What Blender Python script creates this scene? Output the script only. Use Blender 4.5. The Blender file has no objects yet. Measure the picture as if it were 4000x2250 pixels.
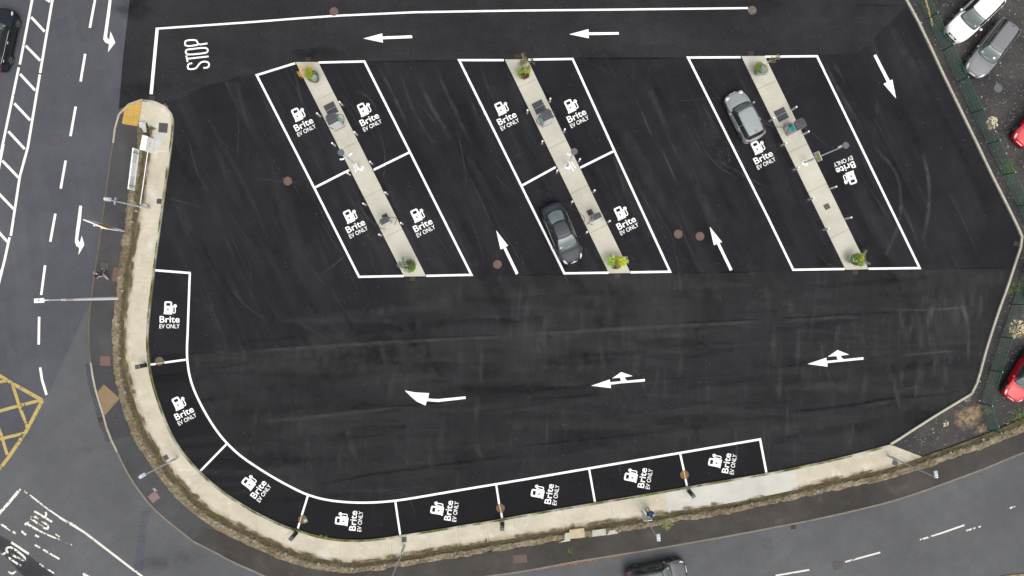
import bpy, bmesh, math, random
from mathutils import Vector, Matrix

# ------------------------------------------------------------------ scale
S = 0.0195            # metres per photo pixel on the ground
H = 52.4              # drone height
sc = bpy.context.scene

# ------------------------------------------------------------------ camera
cam_d = bpy.data.cameras.new("camera")
cam = bpy.data.objects.new("camera", cam_d)
sc.collection.objects.link(cam)
cam.location = (0, 0, H)
cam.rotation_euler = (0, 0, 0)
cam_d.sensor_width = 36
cam_d.lens = 36 * H / (4000 * S)
cam_d.clip_end = 3000
sc.camera = cam

# ------------------------------------------------------------------ world, sun, exposure
SUN_EL, SUN_AZ = math.radians(62), math.radians(150)
w = bpy.data.worlds.new("World"); sc.world = w; w.use_nodes = True
nt = w.node_tree
bg = nt.nodes['Background']
sky = nt.nodes.new('ShaderNodeTexSky'); sky.sky_type = 'NISHITA'; sky.sun_disc = False
sky.sun_elevation = SUN_EL; sky.sun_rotation = SUN_AZ
sky.air_density = 1.0; sky.dust_density = 6.0; sky.ozone_density = 0.6
hs = nt.nodes.new('ShaderNodeHueSaturation'); hs.inputs['Saturation'].default_value = 0.22
nt.links.new(sky.outputs[0], hs.inputs['Color']); nt.links.new(hs.outputs[0], bg.inputs[0])
bg.inputs[1].default_value = 0.15
sun_d = bpy.data.lights.new("sun", 'SUN'); sun_d.energy = 0.6; sun_d.angle = math.radians(65); sun_d.color = (1, 0.985, 0.96)
sun = bpy.data.objects.new("sun", sun_d); sc.collection.objects.link(sun)
sun.rotation_euler = (math.pi / 2 - SUN_EL, 0, math.pi - SUN_AZ)
sun.location = (0, 0, 60)
sc.view_settings.view_transform = 'Standard'; sc.view_settings.look = 'None'
sc.view_settings.gamma = 1; sc.view_settings.exposure = 0.46
sc.render.engine = 'CYCLES'
try:
    sc.cycles.transparent_max_bounces = 16
except Exception:
    pass

R = random.Random(7)
COL = sc.collection

# ------------------------------------------------------------------ coordinates
def P(x, y, z=0.0):                       # photo pixel (4000 wide) -> point at height z
    k = (H - z) / H
    return ((x - 2000) * S * k, (1125 - y) * S * k)
def T(c, r, u, v, z=0.0):                 # position inside a 1000x562 study tile
    return P(c * 1000 + u / 2.576, r * 562 + v / 2.576, z)
def TL(c, r, pts):
    return [T(c, r, u, v) for u, v in pts]
def M(*segs):                             # several tiles joined in one polyline
    out = []
    for c, r, pts in segs:
        out += TL(c, r, pts)
    return out

# ------------------------------------------------------------------ mesh helper
class MB:
    def __init__(s): s.v = []; s.f = []; s.a = {}
    def add(s, vs, fs):
        n = len(s.v); s.v += [tuple(p) for p in vs]; s.f += [tuple(i + n for i in f) for f in fs]; return s
    def poly(s, pts, z):
        return s.add([(x, y, z) for x, y in pts], [tuple(range(len(pts)))])
    def prism(s, pts, z0, z1):
        a = sum(pts[i][0] * pts[(i + 1) % len(pts)][1] - pts[(i + 1) % len(pts)][0] * pts[i][1] for i in range(len(pts)))
        if a < 0: pts = pts[::-1]
        n = len(pts)
        vs = [(x, y, z0) for x, y in pts] + [(x, y, z1) for x, y in pts]
        fs = [tuple(range(n))[::-1], tuple(range(n, 2 * n))] + [(i, (i + 1) % n, n + (i + 1) % n, n + i) for i in range(n)]
        return s.add(vs, fs)
    def box(s, x0, x1, y0, y1, z0, z1, b=0.0):
        if b <= 0: return s.prism([(x0, y0), (x1, y0), (x1, y1), (x0, y1)], z0, z1)
        def ring(i, z):
            x0_, x1_, y0_, y1_ = x0 + i, x1 - i, y0 + i, y1 - i; c = b
            return [(x0_ + c, y0_, z), (x1_ - c, y0_, z), (x1_, y0_ + c, z), (x1_, y1_ - c, z), (x1_ - c, y1_, z), (x0_ + c, y1_, z), (x0_, y1_ - c, z), (x0_, y0_ + c, z)]
        vs = ring(0, z0) + ring(0, z1 - b) + ring(b, z1)
        fs = [tuple(range(8))[::-1], tuple(range(16, 24))]
        for k in (0, 8): fs += [(k + i, k + (i + 1) % 8, k + 8 + (i + 1) % 8, k + 8 + i) for i in range(8)]
        return s.add(vs, fs)
    def cyl(s, cx, cy, z0, z1, r0, r1=None, n=20, rings=None):
        if r1 is None: r1 = r0
        prof = rings or [(r0, z0), (r1, z1)]
        vs = []; fs = []
        for r, z in prof:
            vs += [(cx + r * math.cos(2 * math.pi * i / n), cy + r * math.sin(2 * math.pi * i / n), z) for i in range(n)]
        for k in range(len(prof) - 1):
            fs += [(k * n + i, k * n + (i + 1) % n, (k + 1) * n + (i + 1) % n, (k + 1) * n + i) for i in range(n)]
        fs += [tuple(range(n))[::-1], tuple((len(prof) - 1) * n + i for i in range(n))]
        return s.add(vs, fs)
    def tube(s, pts, r, n=8):
        pts = [Vector(p) for p in pts]; rr = r if isinstance(r, (list, tuple)) else [r] * len(pts)
        vs = []; fs = []; up = Vector((0, 0, 1))
        for k, p in enumerate(pts):
            d = (pts[min(k + 1, len(pts) - 1)] - pts[max(k - 1, 0)])
            d = d.normalized() if d.length > 1e-9 else Vector((0, 0, 1))
            a = d.cross(up)
            if a.length < 0.05: a = d.cross(Vector((1, 0, 0)))
            a.normalize(); b = a.cross(d)
            vs += [p + a * rr[k] * math.cos(2 * math.pi * i / n) + b * rr[k] * math.sin(2 * math.pi * i / n) for i in range(n)]
        for k in range(len(pts) - 1):
            fs += [(k * n + i, k * n + (i + 1) % n, (k + 1) * n + (i + 1) % n, (k + 1) * n + i) for i in range(n)]
        fs += [tuple(range(n))[::-1], tuple((len(pts) - 1) * n + i for i in range(n))]
        return s.add(vs, fs)

def obj(name, mb, mat, parent=None, loc=None, smooth=False):
    me = bpy.data.meshes.new(name)
    vs = mb.v
    if loc is not None: vs = [(x - loc[0], y - loc[1], z - loc[2]) for x, y, z in vs]
    me.from_pydata(vs, [], mb.f); me.update()
    for k, vals in mb.a.items():
        at = me.attributes.new(k, 'FLOAT', 'POINT'); at.data.foreach_set('value', vals)
    if mat: me.materials.append(mat)
    if smooth:
        for p in me.polygons: p.use_smooth = True
    o = bpy.data.objects.new(name, me); COL.objects.link(o)
    if parent: o.parent = parent
    if loc is not None: o.location = loc
    return o
def mesh_of(mb, fix=False):
    return mb
def recalc(o):
    bm = bmesh.new(); bm.from_mesh(o.data); bmesh.ops.recalc_face_normals(bm, faces=bm.faces); bm.to_mesh(o.data); bm.free()
def tag(o, label=None, cat=None, group=None, kind=None):
    if label: o['label'] = label
    if cat: o['category'] = cat
    if group: o['group'] = group
    if kind: o['kind'] = kind
    return o
def empty(name, x, y, rz=0, z=0.0):
    o = bpy.data.objects.new(name, None); COL.objects.link(o); o.location = (x, y, z); o.rotation_euler = (0, 0, rz); o.empty_display_size = 0.3
    return o
def copy_tree(o, parent=None):
    c = o.copy(); COL.objects.link(c)
    if parent: c.parent = parent
    for ch in list(o.children): copy_tree(ch, c)
    return c
def struct(name, mb, mat):
    return tag(obj(name, mb, mat), kind='structure')
def single(name, mb, mat, label, cat, group=None, smooth=False):   # a thing that is one mesh, origin under its middle
    xs = [p[0] for p in mb.v]; ys = [p[1] for p in mb.v]; zs = [p[2] for p in mb.v]
    return tag(obj(name, mb, mat, loc=((min(xs) + max(xs)) / 2, (min(ys) + max(ys)) / 2, min(zs)), smooth=smooth), label, cat, group)

# ------------------------------------------------------------------ polylines
def length(pl): return sum(math.dist(pl[i], pl[i + 1]) for i in range(len(pl) - 1))
def resample(pl, step=None, n=None):
    L = length(pl); n = n or max(2, int(L / step) + 1); out = []; seg = 0; acc = 0
    for k in range(n):
        t = L * k / (n - 1)
        while seg < len(pl) - 2 and acc + math.dist(pl[seg], pl[seg + 1]) < t:
            acc += math.dist(pl[seg], pl[seg + 1]); seg += 1
        d = math.dist(pl[seg], pl[seg + 1]) or 1e-9
        u = (t - acc) / d
        out.append((pl[seg][0] + (pl[seg + 1][0] - pl[seg][0]) * u, pl[seg][1] + (pl[seg + 1][1] - pl[seg][1]) * u))
    return out
def chaikin(pl, n=2):
    for _ in range(n):
        o = [pl[0]]
        for i in range(len(pl) - 1):
            a, b = pl[i], pl[i + 1]
            o.append((a[0] * .75 + b[0] * .25, a[1] * .75 + b[1] * .25)); o.append((a[0] * .25 + b[0] * .75, a[1] * .25 + b[1] * .75))
        o.append(pl[-1]); pl = o
    return pl
def normals(pl):
    out = []
    for i in range(len(pl)):
        a = pl[max(i - 1, 0)]; b = pl[min(i + 1, len(pl) - 1)]
        dx, dy = b[0] - a[0], b[1] - a[1]; l = math.hypot(dx, dy) or 1
        out.append((-dy / l, dx / l))
    return out
def miter(pl, w):
    """offset both sides with mitred corners"""
    A = []; B = []
    for i, p in enumerate(pl):
        def nn(a, b):
            dx, dy = b[0] - a[0], b[1] - a[1]; l = math.hypot(dx, dy) or 1; return (-dy / l, dx / l)
        n1 = nn(pl[i - 1], p) if i else nn(p, pl[i + 1]); n2 = nn(p, pl[i + 1]) if i < len(pl) - 1 else n1
        m = (n1[0] + n2[0], n1[1] + n2[1]); l = math.hypot(*m) or 1; m = (m[0] / l, m[1] / l)
        c = max(0.35, m[0] * n1[0] + m[1] * n1[1])
        A.append((p[0] + m[0] * w / 2 / c, p[1] + m[1] * w / 2 / c)); B.append((p[0] - m[0] * w / 2 / c, p[1] - m[1] * w / 2 / c))
    return A, B
ZL = [0]
def line(mb, pl, w, z, step=None):
    ZL[0] += 1; z = z + (ZL[0] % 25) * .00005
    if step: pl = resample(pl, step)
    A, B = miter(pl, w); n = len(pl)
    vs = [(x, y, z) for x, y in A] + [(x, y, z) for x, y in B]
    fs = [(n + i, n + i + 1, i + 1, i) for i in range(n - 1)]
    return mb.add(vs, fs)

# ------------------------------------------------------------------ materials
MATS = {}
def newmat(name):
    m = bpy.data.materials.new(name); m.use_nodes = True
    n = m.node_tree.nodes; l = m.node_tree.links
    return m, n, l, n['Principled BSDF']
def plain(name, col, rough=0.6, metal=0.0, coat=0.0, var=0.0, scale=6.0, spec=0.5):
    if name in MATS: return MATS[name]
    m, n, l, b = newmat(name)
    b.inputs['Roughness'].default_value = rough; b.inputs['Metallic'].default_value = metal
    b.inputs['Coat Weight'].default_value = coat; b.inputs['Coat Roughness'].default_value = 0.22
    b.inputs['Specular IOR Level'].default_value = spec
    if var > 0:
        no = n.new('ShaderNodeTexNoise'); no.inputs['Scale'].default_value = scale; no.inputs['Detail'].default_value = 5
        tc = n.new('ShaderNodeTexCoord'); l.new(tc.outputs['Object'], no.inputs['Vector'])
        r = n.new('ShaderNodeMapRange'); r.inputs[1].default_value = 0.3; r.inputs[2].default_value = 0.7
        r.inputs[3].default_value = 1 - var; r.inputs[4].default_value = 1 + var
        l.new(no.outputs[0], r.inputs[0])
        mx = n.new('ShaderNodeMix'); mx.data_type = 'RGBA'; mx.blend_type = 'MULTIPLY'; mx.inputs[0].default_value = 1
        mx.inputs[6].default_value = (*col, 1); l.new(r.outputs[0], mx.inputs[7]); l.new(mx.outputs[2], b.inputs['Base Color'])
    else:
        b.inputs['Base Color'].default_value = (*col, 1)
    MATS[name] = m; return m

class NG:      # small node-graph helper
    def __init__(s, name):
        s.m, s.n, s.l, s.b = newmat(name); MATS[name] = s.m
        s.geo = s.n.new('ShaderNodeNewGeometry'); s.pos = s.geo.outputs['Position']
    def mapv(s, rot=0, scale=(1, 1, 1), src=None):
        mp = s.n.new('ShaderNodeMapping'); mp.vector_type = 'TEXTURE' if False else 'POINT'
        mp.inputs['Rotation'].default_value = (0, 0, rot); mp.inputs['Scale'].default_value = scale
        # rotate first, then scale: chain two mappings
        mp.inputs['Scale'].default_value = (1, 1, 1); s.l.new(src or s.pos, mp.inputs[0])
        m2 = s.n.new('ShaderNodeMapping'); m2.inputs['Scale'].default_value = scale; s.l.new(mp.outputs[0], m2.inputs[0])
        return m2.outputs[0]
    def noise(s, vec, scale, detail=4, rough=0.55, dist=0.0):
        t = s.n.new('ShaderNodeTexNoise'); t.inputs['Scale'].default_value = scale; t.inputs['Detail'].default_value = detail
        t.inputs['Roughness'].default_value = rough; t.inputs['Distortion'].default_value = dist
        s.l.new(vec, t.inputs['Vector']); return t.outputs[0]
    def rng(s, x, a, b, c, d):
        r = s.n.new('ShaderNodeMapRange'); r.clamp = True
        for i, q in enumerate((a, b, c, d)): r.inputs[i + 1].default_value = q
        s.l.new(x, r.inputs[0]); return r.outputs[0]
    def math(s, op, a, b):
        r = s.n.new('ShaderNodeMath'); r.operation = op
        for i, q in enumerate((a, b)):
            if isinstance(q, (int, float)): r.inputs[i].default_value = q
            else: s.l.new(q, r.inputs[i])
        return r.outputs[0]
    def mix(s, f, a, b, mode='MIX'):
        r = s.n.new('ShaderNodeMix'); r.data_type = 'RGBA'; r.blend_type = mode
        for i, q in ((0, f), (6, a), (7, b)):
            if isinstance(q, (int, float)): r.inputs[i].default_value = q if i == 0 else (q, q, q, 1)
            elif isinstance(q, tuple): r.inputs[i].default_value = (*q, 1)
            else: s.l.new(q, r.inputs[i])
        return r.outputs[2]
    def attr(s, name):
        a = s.n.new('ShaderNodeAttribute'); a.attribute_name = name; return a.outputs['Fac']
    def bump(s, h, strength, dist=0.02):
        b = s.n.new('ShaderNodeBump'); b.inputs['Strength'].default_value = strength; b.inputs['Distance'].default_value = dist
        s.l.new(h, b.inputs['Height']); s.l.new(b.outputs[0], s.b.inputs['Normal'])
    def done(s, col, rough=0.85):
        s.l.new(col, s.b.inputs['Base Color']); s.b.inputs['Roughness'].default_value = rough
        s.b.inputs['Specular IOR Level'].default_value = 0.05
        return s.m

def asphalt(name, base, streaks=(), blotch=0.22, grain=0.5, speck=0.0, rough=0.85):
    g = NG(name)
    k = g.rng(g.noise(g.pos, 0.16, 5), 0.3, 0.7, 1 - blotch, 1 + blotch)
    k2 = g.rng(g.noise(g.pos, 0.9, 4), 0.3, 0.7, 1 - blotch * .5, 1 + blotch * .5)
    k = g.math('MULTIPLY', k, k2)
    gr = g.rng(g.noise(g.pos, 9.0, 3, 0.9), 0.25, 0.75, 1 - grain, 1 + grain)
    k = g.math('MULTIPLY', k, gr)
    for rot, sc_, lo, hi, amt in streaks:
        v = g.mapv(rot, sc_)
        st = g.rng(g.noise(v, 1.0, 4, 0.6, 0.4), lo, hi, 0, amt)
        patch = g.rng(g.noise(g.pos, 0.12, 3), 0.42, 0.62, 0.15, 1)
        k = g.math('MULTIPLY', k, g.math('ADD', 1.0, g.math('MULTIPLY', st, patch)))
    col = g.mix(1.0, base, k, 'MULTIPLY')
    if speck > 0:
        v = g.n.new('ShaderNodeTexVoronoi'); v.inputs['Scale'].default_value = 3.2; g.l.new(g.pos, v.inputs['Vector'])
        f = g.math('MULTIPLY', g.rng(v.outputs['Distance'], 0.035, 0.07, 1, 0), g.rng(g.noise(g.pos, 1.7, 2), 0.56, 0.6, 0, speck))
        col = g.mix(f, col, (0.45, 0.42, 0.38))
    return g.done(col, rough)

BAY = math.radians(-26.5)     # streaks run along the bays
m_park = asphalt('dark new asphalt', (0.0155, 0.0151, 0.0176),
                 streaks=[(math.radians(-26.5), (3.2, 0.10, 1), 0.60, 0.78, 1.5), (math.radians(-24), (1.1, 0.06, 1), 0.48, 0.72, 0.6)], speck=0.8)
m_lower = asphalt('worn dark asphalt', (0.0188, 0.0186, 0.0198),
                  streaks=[(0.05, (2.4, 0.22, 1), 0.54, 0.76, 0.9), (math.radians(4), (0.07, 1.5, 1), 0.5, 0.72, 0.45)], speck=0.7)
m_bays = asphalt('bay asphalt', (0.0122, 0.0118, 0.0135), streaks=[(math.radians(20), (0.8, 0.2, 1), 0.6, 0.8, 0.3)], blotch=.14, speck=0.8)
m_lane = asphalt('lane asphalt', (0.0222, 0.0216, 0.0240), streaks=[(math.radians(3), (0.07, 1.3, 1), 0.5, 0.75, 0.25), (0.2, (1.2, .15, 1), .6, .8, .25)], speck=0.5)
m_road = asphalt('road asphalt', (0.068, 0.0715, 0.080), streaks=[(math.radians(-10), (0.9, 0.05, 1), 0.5, 0.75, 0.22)], blotch=.13, grain=.22, speck=0.5)
m_roadold = asphalt('old road asphalt', (0.086, 0.088, 0.092), streaks=[(math.radians(-40), (0.05, 0.6, 1), 0.5, 0.8, 0.15)], blotch=.12, grain=.22, speck=0.5)
m_band = asphalt('dark trench asphalt', (0.045, 0.045, 0.050), blotch=.25)
m_roadband = asphalt('bluish trench asphalt', (0.076, 0.079, 0.090), blotch=.15)
m_foot = asphalt('footway asphalt', (0.058, 0.057, 0.059), blotch=.20, grain=.2, speck=0.8)
m_footold = asphalt('worn footway asphalt', (0.050, 0.0455, 0.0415), streaks=[(math.radians(14), (0.5, 0.7, 1), 0.55, 0.8, 0.6)], blotch=.25, grain=.2, speck=1.0)
m_gutter = asphalt('gutter asphalt', (0.060, 0.063, 0.069), blotch=.1)
m_foot_sq = asphalt('footing asphalt', (0.022, 0.0215, 0.0225), blotch=.2)

def gravel_mat():
    g = NG('grey gravel')
    base = g.mix(g.rng(g.noise(g.pos, 0.35, 5), 0.35, 0.7, 0, 1), (0.034, 0.033, 0.034), (0.066, 0.061, 0.057))
    gr = g.rng(g.noise(g.pos, 8.0, 4, 0.9), 0.3, 0.7, 0.55, 1.5)
    col = g.mix(1.0, base, gr, 'MULTIPLY')
    v = g.n.new('ShaderNodeTexVoronoi'); v.inputs['Scale'].default_value = 5.5; g.l.new(g.pos, v.inputs['Vector'])
    f = g.math('MULTIPLY', g.rng(v.outputs['Distance'], 0.12, 0.2, 1, 0), g.rng(g.noise(g.pos, 2.1, 3), 0.52, 0.66, 0, 0.7))
    col = g.mix(f, col, (0.33, 0.32, 0.30))
    return g.done(col, 0.95)
m_gravel = gravel_mat()

def concrete_mat(name, base, dirt=0.35, edge=True, white=0.5, amt=1.0):
    g = NG(name)
    k = g.rng(g.noise(g.pos, 0.5, 5), 0.3, 0.7, 0.88, 1.1)
    gr = g.rng(g.noise(g.pos, 14.0, 3, 0.8), 0.25, 0.75, 0.93, 1.06)
    col = g.mix(1.0, base, g.math('MULTIPLY', k, gr), 'MULTIPLY')
    # brownish staining
    st = g.rng(g.noise(g.pos, 1.3, 6, 0.65, 0.5), 0.52, 0.75, 0, dirt)
    col = g.mix(st, col, (base[0] * .55, base[1] * .48, base[2] * .36))
    wh = g.rng(g.noise(g.mapv(0.3, (0.8, 1.1, 1)), 1.1, 6, 0.7, 0.8), 0.56, 0.72, 0, white)
    col = g.mix(wh, col, (0.66, 0.64, 0.58))
    if edge:
        at = g.attr('v')       # 0 at the car park edge, 1 at the wall side
        n1 = g.noise(g.pos, 1.6, 5, 0.7)
        m1 = g.rng(g.math('ADD', at, g.math('MULTIPLY', n1, 0.55)), 1.02, 1.32, 0, 0.8)
        col = g.mix(m1, col, (0.20, 0.155, 0.095))
        m2 = g.rng(g.math('ADD', at, g.math('MULTIPLY', n1, 0.10)), 0.09, 0.14, 0.85, 0)
        col = g.mix(m2, col, (0.155, 0.15, 0.075))
    g.bump(g.noise(g.pos, 20, 3), 0.15, 0.01)
    return g.done(col, 0.9)
m_path = concrete_mat('stained concrete', (0.425, 0.388, 0.305))
m_slab = concrete_mat('brushed pale concrete', (0.43, 0.415, 0.375), dirt=.12, white=.2)
m_island = concrete_mat('island concrete', (0.425, 0.405, 0.340), dirt=0.14, edge=False, white=0.12)
m_kerb = concrete_mat('kerb concrete', (0.33, 0.29, 0.225), dirt=.4, edge=False, white=.12)
m_kerbgreen = concrete_mat('mossy kerb concrete', (0.36, 0.34, 0.25), dirt=.35, edge=False, white=.35)
m_kerbdirty = concrete_mat('dirty kerb concrete', (0.115, 0.098, 0.075), dirt=.6, edge=False, white=.0)

def wall_mat():
    g = NG('mossy rubble stone')
    base = g.mix(g.rng(g.noise(g.pos, 0.9, 5), 0.35, 0.65, 0, 1), (0.135, 0.108, 0.068), (0.235, 0.198, 0.135))
    gr = g.rng(g.noise(g.pos, 5.5, 5, 0.8), 0.32, 0.68, 0.38, 1.5)
    col = g.mix(1.0, base, gr, 'MULTIPLY')
    v = g.n.new('ShaderNodeTexVoronoi'); v.feature = 'DISTANCE_TO_EDGE'; v.inputs['Scale'].default_value = 2.6; g.l.new(g.pos, v.inputs['Vector'])
    col = g.mix(g.rng(v.outputs['Distance'], 0.0, 0.06, 0.35, 0), col, (0.07, 0.055, 0.035))
    at = g.math('ADD', g.attr('v'), g.math('ADD', g.math('MULTIPLY', g.noise(g.pos, 2.2, 5, 0.8), 0.6), g.math('MULTIPLY', g.noise(g.pos, 0.45, 3), 0.7)))
    dark = g.rng(at, 1.16, 1.34, 0, 0.82)
    moss = g.mix(g.rng(g.noise(g.pos, 3.3, 4), 0.48, 0.62, 0, 1), (0.050, 0.040, 0.026), (0.066, 0.070, 0.024))
    col = g.mix(dark, col, moss)
    far = g.rng(at, 1.58, 1.72, 0, 0.7)
    col = g.mix(far, col, (0.20, 0.155, 0.10))
    g.bump(g.noise(g.pos, 7, 5, .8), 0.8, 0.05)
    return g.done(col, 0.95)
m_wall = wall_mat()

def paint_mat(name, col, wear=0.0, rough=0.6, scale=5.0):
    g = NG(name)
    k = g.rng(g.noise(g.pos, 3.0, 4), 0.3, 0.7, 0.93, 1.03)
    c = g.mix(1.0, col, k, 'MULTIPLY')
    g.done(c, rough)
    if wear > 0:
        n_ = g.rng(g.noise(g.pos, scale, 5, 0.75), .33, .67, 0, .62); big = g.rng(g.noise(g.pos, 0.9, 3), .36, .64, 0, .38)
        a = g.rng(g.math('ADD', n_, big), wear, wear + .12, 0, 1)
        g.l.new(a, g.b.inputs['Alpha'])
    return g.m
m_white = paint_mat('fresh white road paint', (0.80, 0.79, 0.76))
m_whiteroad = paint_mat('used white road paint', (0.72, 0.70, 0.64), wear=.06)
m_whiteworn = paint_mat('worn white road paint', (0.62, 0.60, 0.54), wear=.35, scale=3.6)
m_yellow = paint_mat('yellow road paint', (0.38, 0.290, 0.11), wear=.24)
m_yellowsoft = paint_mat('dull yellow paint', (0.62, 0.40, 0.09))

def soft_mat(name, col, scale=(1, 1, 1), rot=0, lo=.35, hi=.7):
    g = NG(name); g.done(g.mix(0.0, col, col), 0.9)
    a = g.math('MULTIPLY', g.attr('a'), g.rng(g.noise(g.mapv(rot, scale), 1.4, 5, 0.7), lo, hi, 0.15, 1))
    g.l.new(a, g.b.inputs['Alpha']); return g.m
m_scuff = soft_mat('pale tyre scuffs', (0.110, 0.110, 0.110))
m_dust = soft_mat('pale dust on asphalt', (0.078, 0.079, 0.078), scale=(1.6, .5, 1))
m_oil = soft_mat('dark damp asphalt', (0.009, 0.009, 0.010))
m_clay = soft_mat('spilt yellow clay', (0.29, 0.215, 0.135), lo=.43, hi=.62, scale=(1.5, 1.5, 1))
m_halo = soft_mat('painted halo on concrete', (0.72, 0.69, 0.62), lo=.2, hi=.5)  # pale glow around dark objects, painted as colour over the path

def softribbon(mb, pl, w, amp, z, step=.5):
    pl = resample(chaikin(pl, 2) if len(pl) > 2 else pl, step); n = len(pl); nn = normals(pl); base = len(mb.v)
    at = mb.a.setdefault('a', [])
    for i, (p, q) in enumerate(zip(pl, nn)):
        e = min(1, i / 3, (n - 1 - i) / 3)
        for t, al in ((-.5, 0), (-.18, 1), (.18, 1), (.5, 0)):
            mb.v.append((p[0] + q[0] * w * t, p[1] + q[1] * w * t, z)); at.append(al * e * amp)
    for i in range(n - 1):
        for k in range(3):
            a = base + i * 4 + k; mb.f.append((a, a + 4, a + 5, a + 1))
def softblob(mb, cx, cy, rx, ry, amp, z, rot=0, seed=0):
    rr = random.Random(seed); n = 28; at = mb.a.setdefault('a', []); base = len(mb.v)
    mb.v.append((cx, cy, z)); at.append(amp); c, s = math.cos(rot), math.sin(rot); ph = [rr.uniform(.75, 1.2) for _ in range(n)]
    for k, al in ((.35, .8), (.7, .4), (1, 0)):
        for i in range(n):
            a = 2 * math.pi * i / n; q = (ph[i] + ph[i - 1]) / 2 * k; x, y = rx * q * math.cos(a), ry * q * math.sin(a)
            mb.v.append((cx + x * c - y * s, cy + x * s + y * c, z)); at.append(amp * al)
    for i in range(n): mb.f.append((base, base + 1 + i, base + 1 + (i + 1) % n))
    for k in range(2):
        for i in range(n):
            a = base + 1 + k * n; mb.f.append((a + i, a + n + i, a + n + (i + 1) % n, a + (i + 1) % n))
# ------------------------------------------------------------------ outlines
ISL_TOP = M((0, 0, [(1143, 1448), (1160, 1310), (1185, 1190), (1230, 1110), (1290, 1060), (1360, 1022), (1440, 1008), (1530, 1012), (1600, 1035),
                    (1680, 1080), (1725, 1130), (1748, 1180), (1755, 1260), (1735, 1448)]))
IN_A = M((0, 0, [(1440, 1008), (1530, 1012), (1600, 1035), (1680, 1080), (1725, 1130), (1748, 1180), (1755, 1260), (1735, 1440)]),
         (0, 1, [(1712, 160), (1690, 330), (1650, 600), (1610, 900), (1575, 1150), (1545, 1440)]),
         (0, 2, [(1520, 150), (1502, 330), (1495, 500), (1502, 680), (1525, 850), (1560, 1000), (1610, 1150), (1660, 1300), (1720, 1440)]),
         (0, 3, [(1790, 120), (1860, 220), (1950, 325), (2050, 430), (2170, 535), (2300, 635), (2450, 730)]),
         (1, 3, [(0, 805), (150, 880), (300, 945), (450, 992), (600, 1040), (750, 1070), (900, 1085), (1100, 1085), (1250, 1072), (1450, 1042), (1700, 1000), (2000, 952), (2300, 905)]),
         (2, 3, [(0, 855), (300, 802), (600, 752), (850, 708), (1200, 650), (1500, 598), (1800, 545), (2100, 493), (2300, 460)]),
         (3, 3, [(0, 415), (300, 350), (600, 290), (900, 215), (1100, 160), (1225, 128)]))
OUT_A = M((0, 0, [(1440, 1012), (1428, 1120), (1412, 1230), (1490, 1240), (1515, 1300), (1520, 1440)]),
          (0, 1, [(1497, 100), (1480, 260), (1455, 440), (1430, 600), (1400, 740), (1370, 950), (1350, 1080), (1322, 1250), (1303, 1440)]),
          (0, 2, [(1275, 150), (1262, 300), (1258, 450), (1262, 600), (1280, 750), (1300, 900), (1340, 1050), (1380, 1200), (1440, 1350), (1475, 1440)]),
          (0, 3, [(1520, 90), (1600, 210), (1700, 360), (1800, 490), (1920, 610), (2020, 700), (2150, 800), (2300, 890), (2450, 965)]),
          (1, 3, [(0, 1025), (150, 1095), (300, 1165), (450, 1222), (600, 1260), (750, 1290), (900, 1310), (1050, 1312), (1200, 1295), (1350, 1268), (1550, 1235), (1750, 1198), (2000, 1155), (2300, 1110)]),
          (2, 3, [(0, 1070), (250, 1025), (500, 985), (720, 950), (900, 920), (1150, 888), (1350, 858), (1580, 815), (1850, 770), (2100, 730), (2350, 685)]),
          (3, 3, [(0, 638), (300, 572), (600, 495), (900, 432), (1200, 365), (1400, 300), (1545, 250)]))
WALL_OUT = M((0, 0, [(1410, 1232), (1400, 1440)]),
             (0, 1, [(1385, 130), (1350, 330), (1320, 480), (1300, 600), (1280, 750), (1250, 900), (1235, 1050), (1215, 1200), (1192, 1440)]),
             (0, 2, [(1165, 200), (1147, 400), (1150, 550), (1160, 750), (1180, 950), (1220, 1120), (1270, 1280), (1330, 1440)]),
             (0, 3, [(1400, 130), (1480, 260), (1565, 390), (1680, 540), (1800, 680), (1910, 780), (2050, 880), (2200, 990), (2400, 1090)]),
             (1, 3, [(0, 1165), (150, 1225), (300, 1290), (500, 1350), (700, 1390), (900, 1412), (1000, 1410), (1250, 1380), (1500, 1335), (1800, 1290), (2100, 1245), (2350, 1205)]),
             (2, 3, [(0, 1165), (250, 1130), (500, 1085), (720, 1052), (1000, 1018), (1200, 980), (1500, 930), (1700, 890), (2000, 850), (2300, 790)]),
             (3, 3, [(0, 735), (300, 665), (600, 590), (900, 535), (1100, 490), (1300, 440), (1500, 380), (1700, 310), (1900, 240), (2150, 170), (2400, 60), (2560, 0)]),
             (4, 3, [(200, -90), (700, -330), (1300, -640)]))
WALL_IN = OUT_A[2:] + M((3, 3, [(1750, 180), (1950, 110), (2150, 35), (2350, -45), (2560, -140)]), (4, 3, [(200, -230), (700, -470), (1300, -780)]))
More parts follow.
